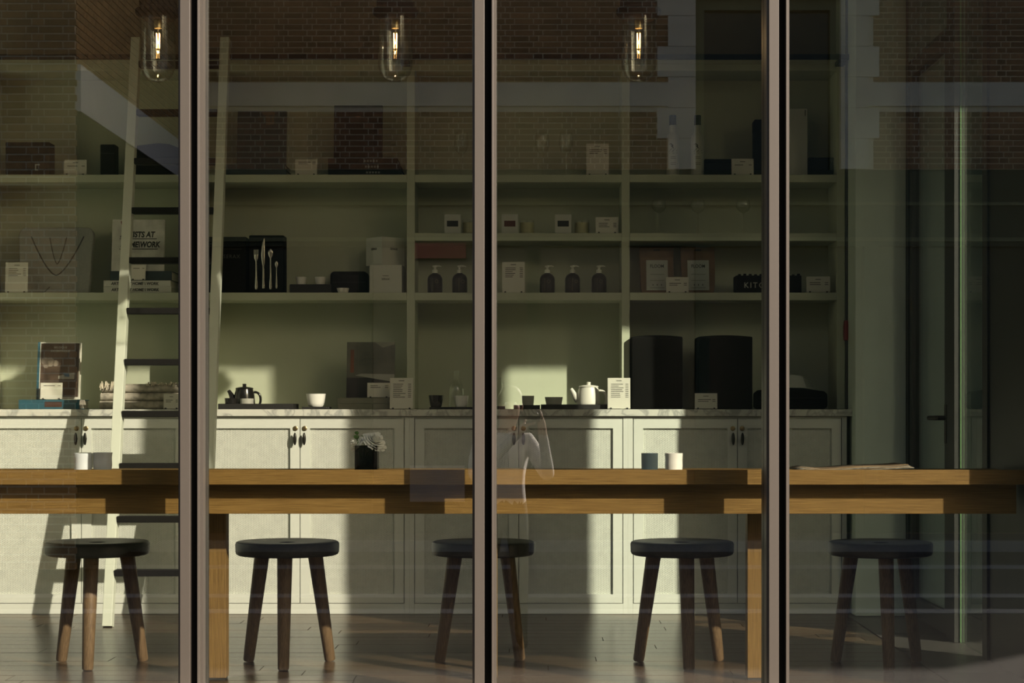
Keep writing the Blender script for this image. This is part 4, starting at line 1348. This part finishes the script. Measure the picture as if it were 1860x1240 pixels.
def brick_obj(parent, x, z, L, yf, material, depth=0.03):
    key = (round(L, 2), material.name)
    if key not in _bm:
        LL = key[0]
        _bm[key] = MB().box(-LL / 2, LL / 2, -depth, 0.012, -0.0295, 0.0295).mesh('brick', material)
    o = bpy.data.objects.new('brick', _bm[key])
    C.objects.link(o)
    o.parent = parent
    o.location = (x, yf, z)
    return o


# near brick pier, its long return wall and the far brick wall with stone band
DP = 19.0
XPI = wx(130, DP)
pier = thing('wall_brick_pier', 'near brick pier mirrored at the left edge of the glass', 'brick wall', (0, 12.2 - DP, 0))
pier['kind'] = 'structure'
MB().box(-9.5, XPI, -6.4, 0.0, G0, 8.2).build('mortar_core', MORTAR, pier)
cs = [c for c in brick_courses(wx(-60, DP), XPI + 0.012, G0, 6.5)]
cs.sort(key=lambda c: (c[1] > 5.1, -c[0]))
rest = MB()
cnt = 0
for (x, z, L) in cs:
    if cnt < 300 and z < 5.1 and x > wx(-20, DP):
        brick_obj(pier, x, z, L, 0.0, BRICK2)
        cnt += 1
    else:
        rest.box(x - L / 2, x + L / 2, -0.03, 0.012, z - 0.0295, z + 0.0295)
# return wall running away from the pier, brick with a stone band
for (yy, z, L) in brick_courses(-5.8, -0.02, G0, 6.5, 0.06):
    zb_ = (3.95, 4.42)
    if not (zb_[0] < z < zb_[1]) and z > 3.95:
        rest.box(XPI - 0.03, XPI + 0.012, yy - L / 2, yy + L / 2, z - 0.0295, z + 0.0295)
rb = rest.build('further_bricks', BRICK2, pier)
rb['kind'] = 'stuff'
MB().box(XPI, XPI + 0.05, -5.8, -0.03, 3.95, 4.42).build('stone_band', mat('white_rendered_band', (0.88, 0.86, 0.84), 0.85, vary=0.04), pier)
MB().box(XPI, XPI + 0.03, -5.8, -0.03, G0, 3.95).build('green_cladding', GREENP, pier)

far = thing('wall_brick_house', 'brick house across the street with stone band mirrored in the glass', 'brick wall', (0, YW, 0))
far['kind'] = 'structure'
WX0, WX1 = xr(1265), xr(1530)
ZB0 = zr(305)
core = MB()
core.box(XPI, WX0, -0.4, 0.0, ZB0, 8.2).box(WX1, 15, -0.4, 0.0, ZB0, 8.2).box(WX0, WX1, -0.4, 0.0, 6.35, 8.2)
core.box(XPI, WX0, -0.4, -0.02, 8.2, 9.3)  # unseen raised top, added to keep the sun off the return wall
core.build('mortar_core', MORTAR, far)
cs = []
for (a, b) in ((XPI, xr(1222)), (xr(1590), 7.2)):
    for (z0, z1) in ((ZB0, zr(191)), (zr(146), 6.5)):
        cs += brick_courses(a, b, z0, z1, random.random() * 0.1)
cs.sort(key=lambda c: (abs(c[1] - zr(245)) + (0.0 if c[0] < 2.2 else 0.35)))
rest = MB()
cnt = 0
for (x, z, L) in cs:
    if cnt < 300:
        brick_obj(far, x, z, L, 0.0, BRICK)
        cnt += 1
    else:
        rest.box(x - L / 2, x + L / 2, -0.03, 0.012, z - 0.0295, z + 0.0295)
rb = rest.build('further_bricks', BRICK, far)
rb['kind'] = 'stuff'
for (a, b) in ((XPI, xr(1240)), (xr(1560), 15)):
    MB().box(a, b, -0.02, 0.03, zr(191) + 0.01, zr(146) - 0.01).build('stone_band', STONE, far)
# toothed quoins round the tall window
z = ZB0
k = 0
while z < 6.5:
    hq = 0.40
    for s, xe in ((-1, WX0), (1, WX1)):
        ww = 0.36 if k % 2 == 0 else 0.50
        MB().box(min(xe, xe + s * ww), max(xe, xe + s * ww), -0.02, 0.028, z + 0.003, min(z + hq, 6.5) - 0.003).build('quoin_stone', STONE, far)
    z += hq
    k += 1
wf = MB()
wf.box(WX0, WX0 + 0.12, -0.25, -0.10, ZB0, 6.35).box(WX1 - 0.12, WX1, -0.25, -0.10, ZB0, 6.35).box(WX0 + 0.12, WX1 - 0.12, -0.25, -0.10, 6.2, 6.35)
wf.build('window_frame', mat('olive_window_frame', (0.20, 0.22, 0.12), 0.6), far)
MB().box(WX0 + 0.12, WX1 - 0.12, -0.22, -0.20, ZB0, 6.2).build('window_pane', DGLASS, far)
MB().box(WX0 + 0.45, WX1 - 0.35, -0.34, -0.30, ZB0, 6.1).build('window_blind', mat('brown_blind', (0.16, 0.13, 0.06), 0.8), far)
# green shopfront on the ground floor
sf = thing('wall_green_shopfront', 'dark green shopfront across the street mirrored in the glass', 'shopfront', (0, YW, 0))
sf['kind'] = 'structure'
MB().box(XPI, 15, -0.3, 0.02, 3.1, ZB0 - 0.01).build('fascia', GREENP, sf)
MB().box(XPI, 15, -0.3, 0.05, 3.63, 3.67).build('moulding', MATS['olive_window_frame'], sf)
MB().box(XPI, 15, -0.3, 0.05, 3.16, 3.21).build('moulding', MATS['olive_window_frame'], sf)
MB().box(XPI, 15, -0.35, -0.05, G0, 0.0).build('stall_riser', GREENP, sf)
MB().box(XPI, 15, -0.2, -0.15, 0.0, 3.1).build('shop_glass', DGLASS, sf)
for k in range(9):
    x = XPI + 0.1 + k * 2.2
    MB().box(x, x + 0.18, -0.25, 0.02, G0, 3.1).build('pilaster', GREENP, sf)
MB().box(xr(743), xr(843), -0.05, -0.02, zr(912), zr(846)).build('pale_panel', PALEG, sf)
o = MB().box(xr(752), xr(846), 0.03, 0.07, zr(468), zr(440)).build('shop_sign', PINKR, None, (0, YW, 0))
tag(o, 'faded red sign board on the green shopfront mirrored in the glass', 'sign')

# ------------------------------------------------------------------ the photographer, seen mirrored in the glass
def skin_mesh(name, verts, edges, radii, root, subs=2):
    me = bpy.data.meshes.new(name)
    me.from_pydata(verts, edges, [])
    o = bpy.data.objects.new('tmp_skin', me)
    C.objects.link(o)
    sk = o.modifiers.new('skin', 'SKIN')
    sk.use_smooth_shade = True
    for i, r in enumerate(radii):
        me.skin_vertices[0].data[i].radius = r if isinstance(r, tuple) else (r, r)
        me.skin_vertices[0].data[i].use_root = (i == root)
    sb = o.modifiers.new('sub', 'SUBSURF')
    sb.levels = subs
    sb.render_levels = subs
    bpy.context.view_layer.update()
    out = bpy.data.meshes.new_from_object(o.evaluated_get(bpy.context.evaluated_depsgraph_get()))
    out.name = name
    bpy.data.objects.remove(o)
    return out


PXL, PY = -0.20, -0.50
person = thing('person', 'person in white shirt and dark trousers raising a camera, mirrored in the glass', 'person', (PXL, PY, G0))
vs, es, rs = [], [], []


def jv(p, r, par=None):
    vs.append(p)
    rs.append(r)
    if par is not None:
        es.append((par, len(vs) - 1))
    return len(vs) - 1


pel = jv((0, 0, 0.92), (0.155, 0.11))
wai = jv((0, 0.0, 1.08), (0.135, 0.10), pel)
che = jv((0.0, 0.0, 1.28), (0.165, 0.115), wai)
nkb = jv((0.01, 0.01, 1.42), (0.075, 0.065), che)
nk = jv((0.02, 0.03, 1.48), 0.052, nkb)
hd = jv((0.035, 0.06, 1.565), (0.070, 0.085), nk)
hd2 = jv((0.045, 0.065, 1.66), (0.066, 0.082), hd)
palm_ends = {}
for s in (-1, 1):
    hip = jv((s * 0.09, 0.0, 0.84), 0.088, pel)
    kne = jv((s * 0.105, 0.02, 0.48), 0.062, hip)
    ank = jv((s * 0.115, -0.01, 0.09), 0.045, kne)
    hee = jv((s * 0.118, 0.03, 0.045), (0.042, 0.040), ank)
    toe = jv((s * 0.135, 0.17, 0.034), (0.040, 0.030), hee)
    sho = jv((s * 0.165, 0.0, 1.375), 0.070, che)
    if s > 0:
        el = jv((0.30, 0.12, 1.13), 0.048, sho)
        wr = jv((0.255, 0.27, 1.44), 0.032, el)
        pm = jv((0.248, 0.275, 1.505), (0.030, 0.018), wr)
        base = Vector((0.247, 0.278, 1.53))
        dirs = [(-0.02, 0.03), (-0.007, 0.034), (0.007, 0.034), (0.019, 0.03)]
    else:
        el = jv((-0.20, 0.14, 1.12), 0.048, sho)
        wr = jv((0.10, 0.26, 1.44), 0.032, el)
        pm = jv((0.135, 0.28, 1.475), (0.030, 0.018), wr)
        base = Vector((0.155, 0.285, 1.49))
        dirs = [(-0.02, 0.02), (-0.007, 0.022), (0.007, 0.022), (0.019, 0.02)]
    lens_ = (0.030, 0.034, 0.032, 0.026)
    for q, ((oy, _), Lf) in enumerate(zip(dirs, lens_)):
        if s > 0:
            a = jv((base.x + 0.004, base.y + oy, base.z + 0.012), 0.009, pm)
            b = jv((base.x - 0.006, base.y + oy, base.z + 0.012 + Lf), 0.0085, a)
            jv((base.x - 0.028, base.y + oy, base.z + 0.014 + Lf * 1.2), 0.0075, b)
        else:
            a = jv((base.x + 0.01, base.y + oy, base.z), 0.009, pm)
            b = jv((base.x + 0.012 + Lf, base.y + oy, base.z + 0.006), 0.0085, a)
            jv((base.x + 0.016 + Lf * 1.2, base.y + oy, base.z + 0.026), 0.0075, b)
    if s > 0:
        a = jv((0.235, 0.24, 1.515), 0.010, pm)
        jv((0.215, 0.225, 1.545), 0.0085, a)
    else:
        a = jv((0.135, 0.245, 1.495), 0.010, pm)
        jv((0.145, 0.225, 1.525), 0.0085, a)
me = skin_mesh('body', vs, es, rs, pel, 3)
for m_ in (SKIN, SHIRT, TROU, BLACKM):
    me.materials.append(m_)
for p in me.polygons:
    c = p.center
    arm = abs(c.x - 0.02) > 0.19 or c.y > 0.16
    idx = 0
    if c.z < 0.075:
        idx = 3
    elif c.z < 0.97 and not (arm and c.z > 0.9):
        idx = 2
    elif c.z < 1.435 and not (c.y > 0.2 and c.z > 1.42):
        idx = 1
    elif c.z < 1.445 and c.y < 0.15 and abs(c.x) > 0.08:
        idx = 1
    p.material_index = idx
body = bpy.data.objects.new('body', me)
C.objects.link(body)
body.parent = person
hr = MB().ball((0.043, 0.045, 1.665), 0.088, 20, 12, (0.92, 1.05, 1.0))
hr.v = [(x, min(y, 0.10), max(z, 1.60) if y > 0.03 else max(z, 1.545)) for x, y, z in hr.v]
hr.build('hair', HAIR, person, smooth=60)
fc = MB()
fc.ball((0.045, 0.148, 1.595), 0.012, 10, 6, (0.8, 1.2, 1.4))
fc.build('nose', SKIN, person, smooth=60)
for s in (-1, 1):
    MB().ball((0.045 + s * 0.03, 0.135, 1.628), 0.010, 10, 6).build('eye', WHITE, person, smooth=60)
    MB().ball((0.045 + s * 0.076, 0.055, 1.605), 0.02, 10, 6, (0.35, 0.7, 1.4)).build('ear', SKIN, person, smooth=60)
MB().box(0.022, 0.068, 0.138, 0.146, 1.548, 1.555).build('mouth', RED, person, bevel=0.002)

pc = thing('camera_body', 'black hand camera held up in front of the photographer\'s face', 'camera', (PXL + 0.195, PY + 0.285, G0 + 1.51))
MB().box(-0.035, 0.045, -0.03, 0.03, 0.0, 0.075).build('camera_housing', BLACKM, pc, bevel=0.005)
MB().lathe([(0.0, 0.0), (0.030, 0.0), (0.032, 0.01), (0.032, 0.06), (0.029, 0.065), (0.0, 0.06)], 24).build('lens_barrel', BLACKC, pc, (0.005, 0.03, 0.038), smooth=40, rot=(-math.pi / 2, 0, 0))
MB().box(-0.012, 0.018, -0.02, 0.02, 0.075, 0.09).build('viewfinder', BLACKM, pc, bevel=0.003)
